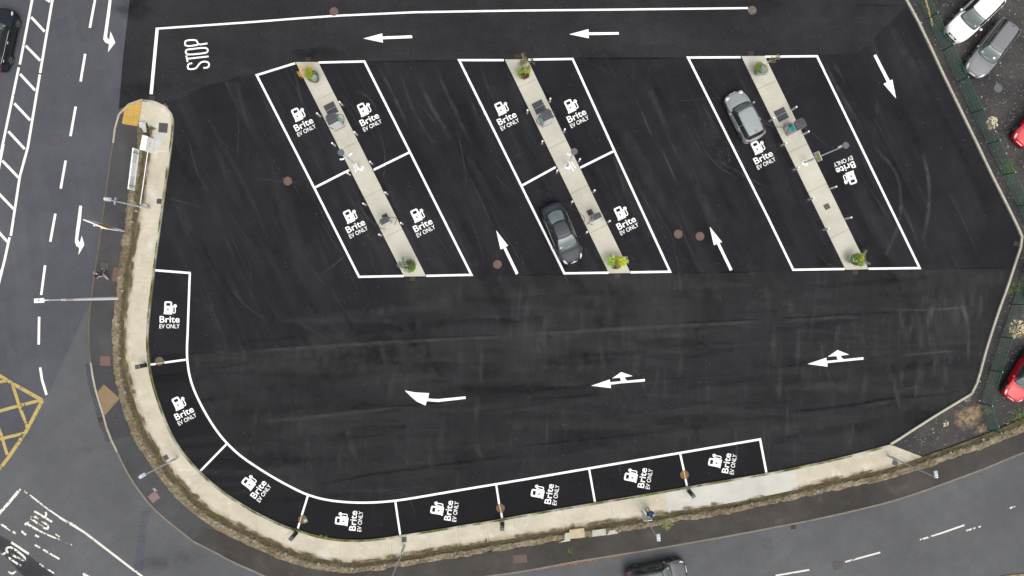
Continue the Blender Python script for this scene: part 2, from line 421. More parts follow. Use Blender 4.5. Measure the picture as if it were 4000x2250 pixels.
FKERB = M((0, 0, [(1440, 1005), (1360, 1022), (1290, 1060), (1230, 1110), (1185, 1190), (1160, 1310), (1146, 1440)]),
          (0, 1, [(1120, 150), (1085, 400), (1060, 600), (1030, 800), (1000, 1050), (970, 1230), (942, 1440)]),
          (0, 2, [(915, 200), (900, 400), (905, 600), (920, 750), (950, 950), (990, 1100), (1040, 1250), (1088, 1440)]),
          (0, 3, [(1130, 85), (1185, 200), (1250, 340), (1320, 470), (1420, 610), (1520, 740), (1650, 860), (1800, 980), (1950, 1100), (2150, 1200), (2350, 1310), (2560, 1400)]),
          (1, 3, [(200, 1500), (600, 1580), (1000, 1600), (1500, 1570), (2000, 1500), (2400, 1440)]),
          (2, 3, [(0, 1420), (300, 1368), (600, 1310), (900, 1262), (1200, 1215), (1500, 1165), (1800, 1112), (2100, 1060), (2400, 1005)]),
          (3, 3, [(0, 970), (350, 905), (700, 830), (1080, 740), (1300, 680), (1600, 580), (1900, 470), (2200, 360), (2450, 250), (2560, 215)]),
          (4, 3, [(300, 60), (800, -200), (1400, -540)]))
RKERB = M((3, 0, [(1100, -500), (1385, 0), (1500, 210), (1640, 500), (1760, 760), (1860, 965), (1960, 1170), (2095, 1448)]),
          (3, 1, [(2250, 325), (2400, 620), (2500, 825), (2558, 958), (2538, 1030), (2480, 1200), (2400, 1448)]),
          (3, 2, [(2325, 200), (2250, 425), (2180, 650), (2120, 880), (2063, 1052), (1900, 1150), (1700, 1270), (1420, 1448)]),
          (3, 3, [(1330, 60), (1228, 122)]))

# ------------------------------------------------------------------ ground sheets
g_ = MB(); g_.poly([(-700, -700), (700, -700), (700, 700), (-700, 700)], -0.02)
struct('ground', g_, plain('dull grass and tarmac', (0.06, 0.065, 0.05), 0.95, var=.3, scale=.05))

# old road south-west
rd = MB(); rd.poly(TL(0, 0, [(-900, -2000), (1330, -2000), (1305, 0), (1240, 560), (1195, 1100), (1230, 1110), (1150, 1448)]) +
                   M((0, 1, [(1060, 600), (942, 1440)]), (0, 2, [(905, 400), (960, 1000), (1100, 1448)]),
                     (0, 3, [(1420, 610), (2000, 1120), (2600, 1420)]), (1, 3, [(1000, 1605), (2000, 1505)]), (2, 3, [(1200, 1215), (2560, 975)]),
                     (3, 3, [(1300, 680), (2560, 215)]), (4, 3, [(1400, -540), (4000, -1500), (4000, 5000)]), (0, 3, [(-3500, 5000)]), (0, 0, [(-3500, -2000)])), 0.0)
struct('road', rd, m_road)
ro = MB(); ro.poly(M((0, 2, [(893, 165), (660, 700), (480, 1080), (430, 1140), (270, 1440)]), (0, 3, [(100, 290), (-40, 460), (-1500, 1700), (-1500, 3200), (9000, 3200)]),
                     (4, 3, [(4000, 2500), (4000, -1500), (1400, -500), (0, 175)]), (3, 3, [(2200, 372), (1600, 592), (1080, 752), (350, 917)]),
                     (2, 3, [(2400, 1017), (1200, 1227), (300, 1380)]), (1, 3, [(2400, 1452), (1500, 1582), (1000, 1612), (200, 1512)]),
                     (0, 3, [(2350, 1322), (1950, 1112), (1640, 870), (1310, 475), (1175, 210), (1120, 90)]),
                     (0, 2, [(1080, 1440), (1030, 1250), (940, 950), (908, 740)])), 0.004)
struct('road_surface', ro, m_roadold)
# car park asphalt
cp = MB(); cp.poly(M((0, 0, [(1330, -2000), (1305, 0), (1240, 560), (1195, 1100), (1290, 1060), (1440, 1008), (1680, 1080), (1752, 1260)]),
                     (0, 1, [(1690, 330), (1610, 900), (1545, 1440)]), (0, 2, [(1495, 500), (1525, 850), (1610, 1150), (1720, 1440)]),
                     (0, 3, [(1860, 220), (2050, 430), (2300, 635)]), (1, 3, [(150, 880), (600, 1040), (1100, 1090), (2000, 955)]),
                     (3, 3, [(600, 290), (1225, 128), (1420, 0)]), (3, 2, [(2063, 1052), (2250, 425)]), (3, 1, [(2400, 1448), (2558, 958), (2250, 325)]),
                     (3, 0, [(1760, 760), (1385, 0), (500, -2000)])), 0.004)
struct('car_park', cp, m_park)
ln = MB(); ln.poly(M((0, 0, [(1328, -1990), (1305, 0), (1245, 560), (1200, 1095), (1290, 1058), (1440, 1004), (1600, 1030), (1660, 1035), (2050, 890), (2576, 745)]),
                     (1, 0, [(395, 633), (1100, 617), (2035, 603)]), (2, 0, [(612, 583), (1200, 580), (1758, 575)]), (3, 0, [(500, 552), (900, 540), (1150, 300), (1400, 60), (1385, 0), (520, -1990)])), 0.008)
struct('access_lane', ln, m_lane)
lw = MB(); lw.poly(M((1, 1, [(1510, 1345)]), (1, 2, [(1490, 80), (1640, 250), (1800, 510), (1000, 555), (0, 620)]), (0, 2, [(2000, 640), (1910, 650)]),
                     (0, 2, [(1925, 880), (1975, 1040), (2075, 1250), (2190, 1440)]), (0, 3, [(2300, 118), (2430, 240)]),
                     (1, 3, [(0, 345), (200, 465), (400, 572), (520, 627), (700, 677), (900, 702), (1100, 706), (1300, 696), (1500, 673), (2000, 586), (2576, 490)]),
                     (2, 3, [(800, 355), (1700, 200), (2500, 65), (2570, 410)]), (3, 3, [(600, 285), (1225, 126), (1420, 0)]),
                     (3, 2, [(2060, 1048), (2175, 650), (2320, 200)]), (3, 1, [(2395, 1440), (2440, 1262), (1530, 1256), (245, 1285)]), (2, 1, [(1595, 1300), (525, 1318)]), (1, 1, [(2170, 1335)])), 0.008)
struct('turning_area', lw, m_lower)
by = MB(); by.poly(M((0, 2, [(1512, 690), (1885, 680), (1905, 880), (1960, 1040), (2060, 1250), (2180, 1445)]), (0, 3, [(2285, 120), (2420, 245)]),
                     (1, 3, [(0, 352), (200, 476), (400, 582), (520, 637), (700, 687), (900, 712), (1100, 716), (1300, 706), (1500, 683), (2000, 596), (2560, 502)]),
                     (2, 3, [(800, 365), (1700, 210), (2495, 75), (2560, 420), (1800, 552), (850, 716), (0, 862)]),
                     (1, 3, [(2000, 960), (1250, 1080), (900, 1092), (600, 1048), (300, 952), (0, 812)]),
                     (0, 3, [(2300, 643), (2050, 440), (1860, 230)]), (0, 2, [(1712, 1440), (1600, 1150), (1520, 850)])), 0.012)
struct('parking_bays_surface', by, m_bays)
# footway asphalt between kerb and wall
fw = MB(); fw.poly(FKERB + WALL_OUT[::-1] + [TL(0, 0, [(1430, 1100)])[0]], 0.10)
o = struct('footway', fw, m_foot)
fe = MB(); fo = M((0, 3, [(2030, 950), (2200, 1000), (2400, 1100)])) + [q for q in WALL_OUT if q[0] > T(1, 3, 0, 0)[0]]
fo2 = [q for q in FKERB if q[0] > T(0, 3, 1940, 0)[0] and q[1] < T(0, 3, 0, 600)[1] or q[0] > 10]
fe.poly(fo + fo2[::-1], 0.104)
struct('footway_worn', fe, m_footold)
fp = MB(); fp.poly(M((0, 2, [(915, 780), (1165, 790), (1185, 1000), (1215, 1100), (1260, 1280), (1330, 1440)]), (0, 3, [(1340, 30), (1145, 82), (1100, 0)]), (0, 2, [(1040, 1260), (960, 960)])), 0.104)
struct('footway_patch', fp, asphalt('dark footway patch', (0.048, 0.047, 0.049), blotch=.15))
# gutter band along the bend
gb = MB(); gb.poly(M((0, 2, [(862, 770), (918, 745), (950, 950), (1040, 1250), (1088, 1440)]), (0, 3, [(1128, 88), (1060, 110), (1035, 0)]), (0, 2, [(1000, 1400), (950, 1200), (880, 950)])), 0.008)
struct('gutter', gb, m_gutter)
tb = MB(); tb.poly(TL(0, 3, [(-60, 1010), (120, 1110), (560, 1460), (240, 1460), (0, 1195), (-60, 1150)]), 0.008)
tb.poly(TL(0, 3, [(200, 590), (480, 800), (845, 1020), (1330, 1400), (1300, 1500), (1430, 1500)][:0] or [(-500, 700), (-480, 650), (-520, 600)]), 0.008)
struct('trench_patch', tb, m_band)
rb = MB(); rb.poly(TL(0, 3, [(1430, 800), (1522, 775), (1480, 900), (1440, 1400), (1335, 1500), (1350, 1300), (1400, 1000)]), 0.008)
struct('trench_patch', rb, m_roadband)
# gravel yard
gv = MB(); gv.poly(RKERB[:-1] + M((3, 3, [(1250, 120), (1550, 250)])) + M((3, 3, [(1750, 215), (1950, 150), (2150, 75), (2560, -80)]), (4, 3, [(1300, -700), (4000, -2000)]), (4, 0, [(4000, -1500)])), 0.02)
struct('gravel_ground', gv, m_gravel)
# trimmed verge at the lower right edge
vg = MB(); vg.poly(TL(3, 3, [(2150, 1500), (2300, 1462), (2420, 1440), (2700, 1415), (3200, 1250), (3200, 1700), (2150, 1700)]), 0.06)
struct('grass_verge', vg, plain('dry verge', (0.19, 0.15, 0.09), 0.95, var=.4, scale=4))

# ------------------------------------------------------------------ concrete path, kerbs, wall
NP = 300
A_ = resample(chaikin(IN_A, 2), n=NP); B_ = resample(chaikin(OUT_A, 1), n=NP)
# match by nearest point rather than by share of length
def match(A, Bl):
    Bd = resample(Bl, n=1600); out = []; j = 0
    for p in A:
        best = min(range(j, min(j + 60, len(Bd))), key=lambda q: math.dist(Bd[q], p)); j = best; out.append(Bd[best])
    out[-1] = Bl[-1]; out[0] = Bl[0]; return out
B_ = match(A_, OUT_A)
pm = MB(); vv = []
ncr = 8
for k in range(ncr + 1):
    t = k / ncr
    for i in range(NP):
        pm.v.append((A_[i][0] * (1 - t) + B_[i][0] * t, A_[i][1] * (1 - t) + B_[i][1] * t, 0.125)); vv.append(t)
for k in range(ncr):
    for i in range(NP - 1):
        pm.f.append((k * NP + i, k * NP + i + 1, (k + 1) * NP + i + 1, (k + 1) * NP + i))
n0 = len(pm.v)
for i in range(NP): pm.v.append((A_[i][0], A_[i][1], 0.0)); vv.append(0)
for i in range(NP - 1): pm.f.append((i, n0 + i, n0 + i + 1, i + 1))
pm.a['v'] = vv
struct('concrete_path', pm, m_path)
cap_ = MB(); cap_.poly(TL(0, 0, [(1440, 1010), (1428, 1120), (1410, 1232), (1490, 1242), (1515, 1300), (1520, 1380), (1700, 1380), (1745, 1260), (1738, 1180), (1715, 1132), (1670, 1083), (1595, 1038), (1525, 1015)]), 0.1256)
cap_.a['v'] = [.5] * len(cap_.v)
struct('concrete_path_end', cap_, m_path)
# mossy kerb edge a few mm proud of the path
ke = MB(); nA = normals(A_)
kin = [(p[0] + n[0] * 0.16, p[1] + n[1] * 0.16) for p, n in zip(A_, nA)]
sgn = 1 if math.dist(kin[150], B_[150]) < math.dist(A_[150], B_[150]) else -1
kin = [(p[0] + sgn * n[0] * 0.15, p[1] + sgn * n[1] * 0.15) for p, n in zip(A_, nA)]
kout = [(p[0] - sgn * n[0] * 0.012, p[1] - sgn * n[1] * 0.012) for p, n in zip(A_, nA)]
for i in range(NP - 1):
    a, b, c, d = kout[i], kout[i + 1], kin[i + 1], kin[i]
    q = 0.015
    a2 = (a[0] + (b[0] - a[0]) * q, a[1] + (b[1] - a[1]) * q); d2 = (d[0] + (c[0] - d[0]) * q, d[1] + (c[1] - d[1]) * q)
    ke.prism([a2, b, c, d2], 0.0, 0.132)
def kerbmat():
    g = NG('moss stained kerb')
    base = g.mix(g.rng(g.noise(g.pos, 0.35, 4), 0.42, 0.58, 0, 1), (0.40, 0.38, 0.31), (0.15, 0.145, 0.075))
    gr = g.rng(g.noise(g.pos, 7.0, 4, 0.8), 0.3, 0.7, 0.75, 1.25)
    return g.done(g.mix(1.0, base, gr, 'MULTIPLY'), .9)
m_kmoss = kerbmat()
struct('kerb', ke, m_kmoss)
def kerbline(name, pl, wdt, z0, z1, mat, step=0.9):
    pl = resample(pl, step); A, Bb = miter(pl, wdt); mb = MB()
    for i in range(len(pl) - 1):
        q = 0.018
        a, b, c, d = A[i], A[i + 1], Bb[i + 1], Bb[i]
        a2 = (a[0] + (b[0] - a[0]) * q, a[1] + (b[1] - a[1]) * q); d2 = (d[0] + (c[0] - d[0]) * q, d[1] + (c[1] - d[1]) * q)
        mb.prism([a2, b, c, d2], z0, z1 + R.uniform(0, .004))
    return struct(name, mb, mat)
kerbline('kerb', RKERB, 0.155, 0.0, 0.14, concrete_mat('yard kerb concrete', (0.37, 0.355, 0.29), dirt=.25, edge=False, white=.3))
nf = 8
kerbline('kerb', chaikin(FKERB[:7], 2), 0.14, -0.01, 0.115, m_kerb)
kerbline('kerb', FKERB[6:18], 0.13, -0.01, 0.115, m_kerbdirty)
kerbline('kerb', FKERB[17:24], 0.14, -0.01, 0.115, m_kerb)
kerbline('kerb', FKERB[23:], 0.13, -0.01, 0.115, concrete_mat('grey brown kerb', (0.17, 0.15, 0.125), dirt=.5, edge=False, white=.1))
# joints across the path
jt = MB(); jtd = MB()
for c, r, a, b in [(0, 1, (1482, 262), (1690, 285)), (0, 1, (1388, 840), (1605, 858)), (0, 1, (1322, 1385), (1548, 1395)), (0, 2, (1262, 450), (1492, 456)),
                   (0, 2, (1368, 1128), (1578, 1085)), (0, 3, (1575, 200), (1750, 95)), (0, 3, (1930, 625), (2075, 480)), (1, 3, (845, 1095), (835, 1300)),
                   (1, 3, (1350, 1072), (1365, 1262)), (1, 3, (1725, 1012), (1745, 1192)), (1, 3, (2018, 965), (2038, 1150)), (1, 3, (2312, 920), (2335, 1108)),
                   (2, 3, (0, 870), (30, 1068)), (2, 3, (497, 795), (520, 982)), (2, 3, (975, 702), (1010, 905)), (2, 3, (1980, 525), (2000, 745)),
                   (2, 3, (2378, 465), (2400, 675)), (3, 3, (735, 275), (770, 460))]:
    pa, pb = T(c, r, *a), T(c, r, *b)
    line(jt, [pa, pb], 0.035, 0.1275); line(jtd, [(pa[0] + .05, pa[1] - .02), (pb[0] + .05, pb[1] - .02)], 0.02, 0.1275)
struct('path_joint_lines', jt, plain('pale joint mortar', (0.50, 0.47, 0.39), .9))
struct('path_joint_lines', jtd, plain('dirty joint', (0.20, 0.17, 0.12), .9))
# the newer brushed slabs
ns = MB(); vv = []
for quad in [[(2, 3, 1535, 605), (2, 3, 1572, 812), (2, 3, 1850, 765), (2, 3, 2000, 745), (2, 3, 1978, 530), (2, 3, 1750, 568)],
             [(2, 3, 1985, 529), (2, 3, 2007, 743), (2, 3, 2400, 675), (3, 3, -20, 640), (3, 3, 298, 578), (3, 3, 265, 375), (3, 3, 0, 432), (2, 3, 2300, 474)]]:
    ns.poly([T(*q) for q in quad], 0.129)
ns.a['v'] = [0.5] * len(ns.v)
struct('concrete_slab_surface', ns, m_slab)
# pale smear beside the cabinet, pale slab end
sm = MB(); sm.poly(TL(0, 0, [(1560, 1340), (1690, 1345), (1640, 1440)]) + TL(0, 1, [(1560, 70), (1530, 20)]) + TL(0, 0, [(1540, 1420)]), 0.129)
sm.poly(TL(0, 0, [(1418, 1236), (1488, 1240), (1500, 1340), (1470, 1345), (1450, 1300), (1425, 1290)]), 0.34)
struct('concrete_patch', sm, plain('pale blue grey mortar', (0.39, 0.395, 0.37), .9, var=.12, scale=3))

# low rubble wall with soil behind it
NW = 620
WO = resample(WALL_OUT, n=NW)
WI = match(WO, WALL_IN); WN = normals(WO)
WJ = [0.0]
for _ in range(NW): WJ.append(WJ[-1] * .72 + R.gauss(0, .028))
wm = MB(); vv = []; prof = [(0, 0.05), (0.0, 0.22), (0.06, 0.27), (0.2, 0.29), (0.35, 0.28), (0.5, 0.27), (0.6, 0.23), (0.68, 0.17), (0.8, 0.15), (0.92, 0.14), (1.0, 0.135)]
for t, z in prof:
    for i in range(NW):
        jit = 0.05 if 0 < t < 0.66 else 0.02
        tt = t
        jit *= .8; x = WO[i][0] * (1 - tt) + WI[i][0] * tt; y = WO[i][1] * (1 - tt) + WI[i][1] * tt
        if t < 1:
            e_ = WJ[i] * (1 - t); nx_, ny_ = WN[i]; x += nx_ * e_; y += ny_ * e_
        if z > .1 and t < 1: x += R.uniform(-.035, .035); y += R.uniform(-.035, .035)
        wm.v.append((x, y, z + (R.uniform(-jit, jit) if t < 1 and z > .1 else 0))); vv.append(t)
for k in range(len(prof) - 1):
    for i in range(NW - 1):
        wm.f.append((k * NW + i, k * NW + i + 1, (k + 1) * NW + i + 1, (k + 1) * NW + i))
wm.a['v'] = vv
tag(obj('stone_wall', wm, m_wall), 'low weathered rubble stone wall with mossy soil along the concrete path', 'wall')
# soil and moss creeping over the concrete edges
rs_ = random.Random(4); so = MB(); mo = MB(); nB = normals(B_)
for k in range(260):
    i = rs_.randrange(12, NP - 6); p = B_[i]; a_ = math.atan2(B_[i][1] - B_[i - 1][1], B_[i][0] - B_[i - 1][0]) if B_[i] != B_[i - 1] else 0
    tw = ((A_[i][0] - p[0]), (A_[i][1] - p[1])); l_ = math.hypot(*tw) or 1; o_ = rs_.uniform(-.05, .16)
    softblob(so, p[0] + tw[0] / l_ * o_, p[1] + tw[1] / l_ * o_, rs_.uniform(.2, .7), rs_.uniform(.08, .26), rs_.uniform(.4, 1.1), .1275 + k * .000008, a_, k)
for k in range(200):
    i = rs_.randrange(12, NP - 3); p = A_[i]; a_ = math.atan2(A_[i][1] - A_[i - 1][1], A_[i][0] - A_[i - 1][0])
    tw = ((B_[i][0] - p[0]), (B_[i][1] - p[1])); l_ = math.hypot(*tw) or 1
    softblob(mo, p[0] + tw[0] / l_ * .07, p[1] + tw[1] / l_ * .07, rs_.uniform(.2, .8), rs_.uniform(.05, .11), rs_.uniform(.3, .9), .1375 + k * .000008, a_, k)
struct('soil_stains_on_path', so, soft_mat('soil stain', (0.13, .098, .062), lo=.3, hi=.6)); struct('moss_stains_on_kerb', mo, soft_mat('moss stain', (0.10, .11, .035), lo=.3, hi=.6))
# repaired pale steps set into the wall
for lab, poly_, z in [('tan coping block set into the low stone wall', [(573, 975), (720, 955), (730, 1045), (580, 1062)], .34),
                      ('white trapezoid coping block in the low stone wall', [(803, 978), (935, 962), (942, 1025), (803, 1042)], .34),
                      ('small pale wedge coping block beside the wall gap', [(975, 980), (1030, 975), (1062, 1008), (950, 1028)], .33),
                      ('pale ragged coping block at the left of the tan one', [(530, 1010), (578, 1000), (583, 1085), (468, 1102), (525, 1075)], .33)]:
    b_ = MB(); b_.prism(TL(2, 3, poly_), 0.08, z)
    o = single('coping_block', b_, plain('tan block' if 'tan' in lab[:4] else 'pale block', (0.38, 0.32, 0.21) if lab.startswith('tan') else (0.37, 0.355, 0.29), .9, var=.15, scale=3), lab, 'coping block', 'pale blocks set into the wall')

# ------------------------------------------------------------------ charging islands
def lerp2(a, b, t): return (a[0] + (b[0] - a[0]) * t, a[1] + (b[1] - a[1]) * t)
ISL = [(T(1, 0, 400, 627), T(1, 0, 628, 627), T(1, 1, 1492, 1335), T(1, 1, 1712, 1332), [.182, .41, .632, .819]),
       (T(1, 0, 2503, 600), T(2, 0, 155, 600), T(2, 1, 975, 1303), T(2, 1, 1192, 1300), [.1325, .418, .629, .813]),
       (T(2, 0, 2305, 568), T(2, 0, 2540, 566), T(3, 1, 778, 1267), T(3, 1, 1008, 1262), [.155, .4515, .638, .852])]
ISN = ['left', 'middle', 'right']
isl_lab = ['pale concrete charging island farthest from the gravel yard', 'pale concrete charging island between the other two', 'pale concrete charging island nearest the gravel yard']
for k, (tl, tr, bl, br, js) in enumerate(ISL):
    mb = MB(); fs = [(0, 0)] + [(j, j - .04) for j in js] + [(1, 1)]
    for i in range(len(fs) - 1):
        g0 = 0.0005 if i else 0; g1 = 0.0005 if i < len(fs) - 2 else 0
        mb.prism([lerp2(tl, bl, fs[i][0] + g0), lerp2(tr, br, fs[i][1] + g0), lerp2(tr, br, fs[i + 1][1] - g1), lerp2(tl, bl, fs[i + 1][0] - g1)], 0.0, 0.07)
    o = obj('charging_island_slab', mb, m_island); tag(o, kind='structure')

# ------------------------------------------------------------------ painted lines
W = 0.165
bl_ = MB()
for pl in [M((1, 0, [(395, 637), (8, 757)]), (1, 1, [(585, 440), (1038, 1338), (1487, 1329)])), M((1, 0, [(630, 630), (1091, 619)]), (1, 1, [(1550, 85), (2168, 1318), (1712, 1328)])),
           M((1, 0, [(2493, 606), (2044, 606)]), (2, 1, [(92, 420), (527, 1303), (972, 1296)])), M((2, 0, [(165, 601), (610, 594)]), (2, 1, [(1030, 70), (1590, 1286), (1192, 1293)])),
           M((2, 0, [(2300, 577), (1770, 580)]), (3, 1, [(0, 744), (253, 1267), (770, 1259)])), M((2, 0, [(2545, 572)]), (3, 0, [(0, 571), (492, 566)]), (3, 1, [(920, 0), (1525, 1250), (1010, 1256)]))]:
    line(bl_, pl, W, 0.0205)
for a, b in [((1, 1, 592, 440), (1, 1, 940, 263)), ((1, 1, 1184, 262), (1, 1, 1548, 84)), ((2, 1, 100, 420), (2, 1, 440, 234)), ((2, 1, 687, 240), (2, 1, 1026, 72))]:
    line(bl_, [T(*a), T(*b)], W, 0.021)
curve = chaikin(M((0, 1, [(1912, 1300), (1905, 1448)]), (0, 2, [(1890, 450), (1882, 600), (1884, 720), (1905, 880), (1955, 1040), (2060, 1250), (2172, 1430)]), (0, 3, [(2285, 120), (2420, 245)]),
          (1, 3, [(0, 352), (200, 476), (400, 582), (520, 637), (700, 687), (900, 710), (1100, 716), (1300, 706), (1500, 683), (2000, 596), (2576, 502)]), (2, 3, [(800, 365), (1700, 212)])), 2) + [T(2, 3, 2495, 77), T(2, 3, 2560, 415)]
line(bl_, curve, W, 0.0205)
line(bl_, TL(0, 1, [(1562, 1272), (1920, 1300)]), W, 0.021)
for c, r, a, b in [(0, 2, (1512, 773), (1568, 767)), (0, 2, (1655, 753), (1880, 722)), (0, 3, (2018, 395), (2283, 122)), (1, 3, (524, 642), (462, 838)), (1, 3, (438, 918), (422, 975)),
                   (1, 3, (1402, 702), (1452, 1040)), (1, 3, (2418, 540), (2447, 728)), (1, 3, (2468, 815), (2476, 872)), (2, 3, (775, 372), (835, 710)), (2, 3, (1692, 222), (1729, 390)), (2, 3, (1745, 476), (1761, 553))]:
    line(bl_, [T(c, r, *a), T(c, r, *b)], W * .92, 0.021)
struct('bay_lines', bl_, m_white)
tl_ = MB()
line(tl_, M((0, 0, [(1522, 948), (1583, 290)])), 0.24, 0.0205)
line(tl_, M((0, 0, [(1568, 290), (2576, 220)]), (1, 0, [(400, 188), (800, 160), (1600, 124), (2576, 108)]), (2, 0, [(1200, 96), (2372, 82)])), 0.15, 0.021)
struct('lane_lines', tl_, m_white)
rl = MB()
def dash(a, w=0.19):
    line(rl, [T(*a[:4]), T(*a[:2], *a[4:])], w, 0.012)
for a in [(0, 0, 340, -80, 200, 650), (0, 0, 190, 678, 0, 1590), (0, 0, 545, -100, 405, 735), (0, 0, 402, 750, 283, 1470), (0, 1, 285, 20, 200, 330), (0, 1, 200, 330, 110, 925),
          (0, 1, 97, 940, 45, 1180), (0, 1, 45, 1180, -20, 1440), (0, 1, 36, 0, -30, 350),
          (0, 0, 957, 0, 905, 280), (0, 0, 858, 543, 812, 820), (0, 0, 763, 1073, 710, 1370), (0, 1, 662, 168, 612, 450), (0, 1, 558, 703, 507, 985), (0, 1, 455, 1222, 425, 1450), (0, 2, 426, 0, 415, 72),
          (0, 2, 395, 292, 390, 572), (0, 2, 405, 802, 425, 930)]:
    dash(a)
line(rl, TL(0, 2, [(405, 802), (425, 930), (470, 1078)]), .19, .0125)
for a in [(0, 0, 450, -20, 505, 18), (0, 0, 315, 172, 450, 318), (0, 0, 260, 460, 406, 610), (0, 0, 203, 745, 355, 910), (0, 0, 145, 1040, 305, 1210), (0, 0, 85, 1322, 250, 1500),
          (0, 1, 25, 170, 200, 352), (0, 1, -30, 480, 143, 660), (0, 1, -40, 855, 75, 985), (0, 1, -100, 1170, 5, 1285)]:
    dash(a, .2)
struct('road_marking_lines', rl, m_whiteroad)
rw = MB()
for pl, wd in [(TL(0, 3, [(245, 595), (500, 790), (660, 900)]), .13), (TL(0, 3, [(205, 575), (150, 645), (60, 750), (-30, 850)]), .22), (TL(0, 3, [(-30, 905), (165, 1028)]), .16),
               (TL(0, 3, [(352, 1138), (600, 1282)]), .14), (TL(0, 3, [(115, 1115), (290, 1230)]), .16), (TL(0, 3, [(400, 1330), (545, 1425)]), .12), (TL(0, 3, [(835, 1430), (1000, 1520)]), .2),
               (TL(0, 3, [(440, 1020), (725, 1140)]), .12), (TL(0, 3, [(560, 1030), (700, 1130)]), .09), (TL(0, 3, [(700, 905), (850, 1015)]), .12)]:
    line(rw, pl, wd, 0.016)
# two worn STOP legends
def strokes(mb, sl, w, z):
    for s_ in sl:
        line(mb, resample(chaikin(s_, 2), .12) if len(s_) > 2 else s_, w, z)
def Z(l): return [P(0 + x / 3.915, 1880 + y / 3.915) for x, y in l]
strokes(rw, [Z([(525, 455), (800, 620)]), Z([(700, 470), (715, 500), (690, 545)]), Z([(480, 560), (500, 520), (640, 600), (740, 680), (740, 725), (690, 725), (520, 600), (470, 560)]),
             Z([(400, 640), (670, 795)]), Z([(380, 665), (450, 600)]), Z([(330, 760), (400, 820)]), Z([(540, 820), (600, 850)]), Z([(95, 1040), (140, 990), (260, 1060), (395, 1170), (370, 1215), (250, 1160), (110, 1080), (95, 1040)]),
             Z([(175, 930), (445, 1110)]), Z([(130, 1165), (320, 1295)]), Z([(20, 1130), (90, 1090)]), Z([(130, 1385), (190, 1420), (245, 1370)])], .16, .0165)
struct('worn_road_marking_lines', rw, m_whiteworn)
rg = MB(); line(rg, TL(0, 3, [(600, 862), (850, 1012), (1330, 1380), (1450, 1470)]), .17, .017)
for a, b in [((75, 1448), (415, 1390)), ((775, 1310), (1128, 1215)), ((1720, 1028), (1975, 940))]:
    line(rg, TL(3, 3, [a, b]), .13, .016)
struct('road_marking_lines', rg, paint_mat('half worn paint', (0.58, 0.56, 0.50), wear=.22, scale=4))
rf = MB()
for a, b in [((1528, 1088), (1720, 1028)), ((1995, 995), (2145, 952)), ((2390, 788), (2485, 750))]:
    line(rf, TL(3, 3, [a, b]), .12, .0165)
struct('worn_road_marking_lines', rf, m_whiteworn)
# yellow box
yb = MB()
for pl, wd in [(TL(0, 2, [(-60, 850), (130, 965), (428, 1132)]), .27), (M((0, 2, [(428, 1132), (262, 1448)]), (0, 3, [(90, 255), (-20, 400)])), .27)]:
    line(yb, pl, wd, .012)
for pl in [TL(0, 2, [(128, 975), (200, 1200), (278, 1405)]), TL(0, 2, [(-30, 955), (62, 935)]), TL(0, 2, [(-20, 1245), (190, 1187), (405, 1132)]), TL(0, 2, [(5, 1455), (75, 1680)]), TL(0, 3, [(-20, 80), (245, 15)]), TL(0, 2, [(-60, 1300), (10, 1470)])]:
    line(yb, pl, .24, .0165)
struct('yellow_box_lines', yb, m_yellow)
# dull yellow strips across manholes
MAN_Y = [(0, 2, (1572, 766), (1652, 752)), (1, 3, (461, 842), (440, 915)), (2, 3, (1730, 393), (1744, 473)), (1, 3, (2449, 730), (2467, 812))]

def inpoly_(x, y, pl):
    c = False; j = len(pl) - 1
    for i in range(len(pl)):
        if (pl[i][1] > y) != (pl[j][1] > y) and x < (pl[j][0] - pl[i][0]) * (y - pl[i][1]) / (pl[j][1] - pl[i][1]) + pl[i][0]: c = not c
        j = i
    return c
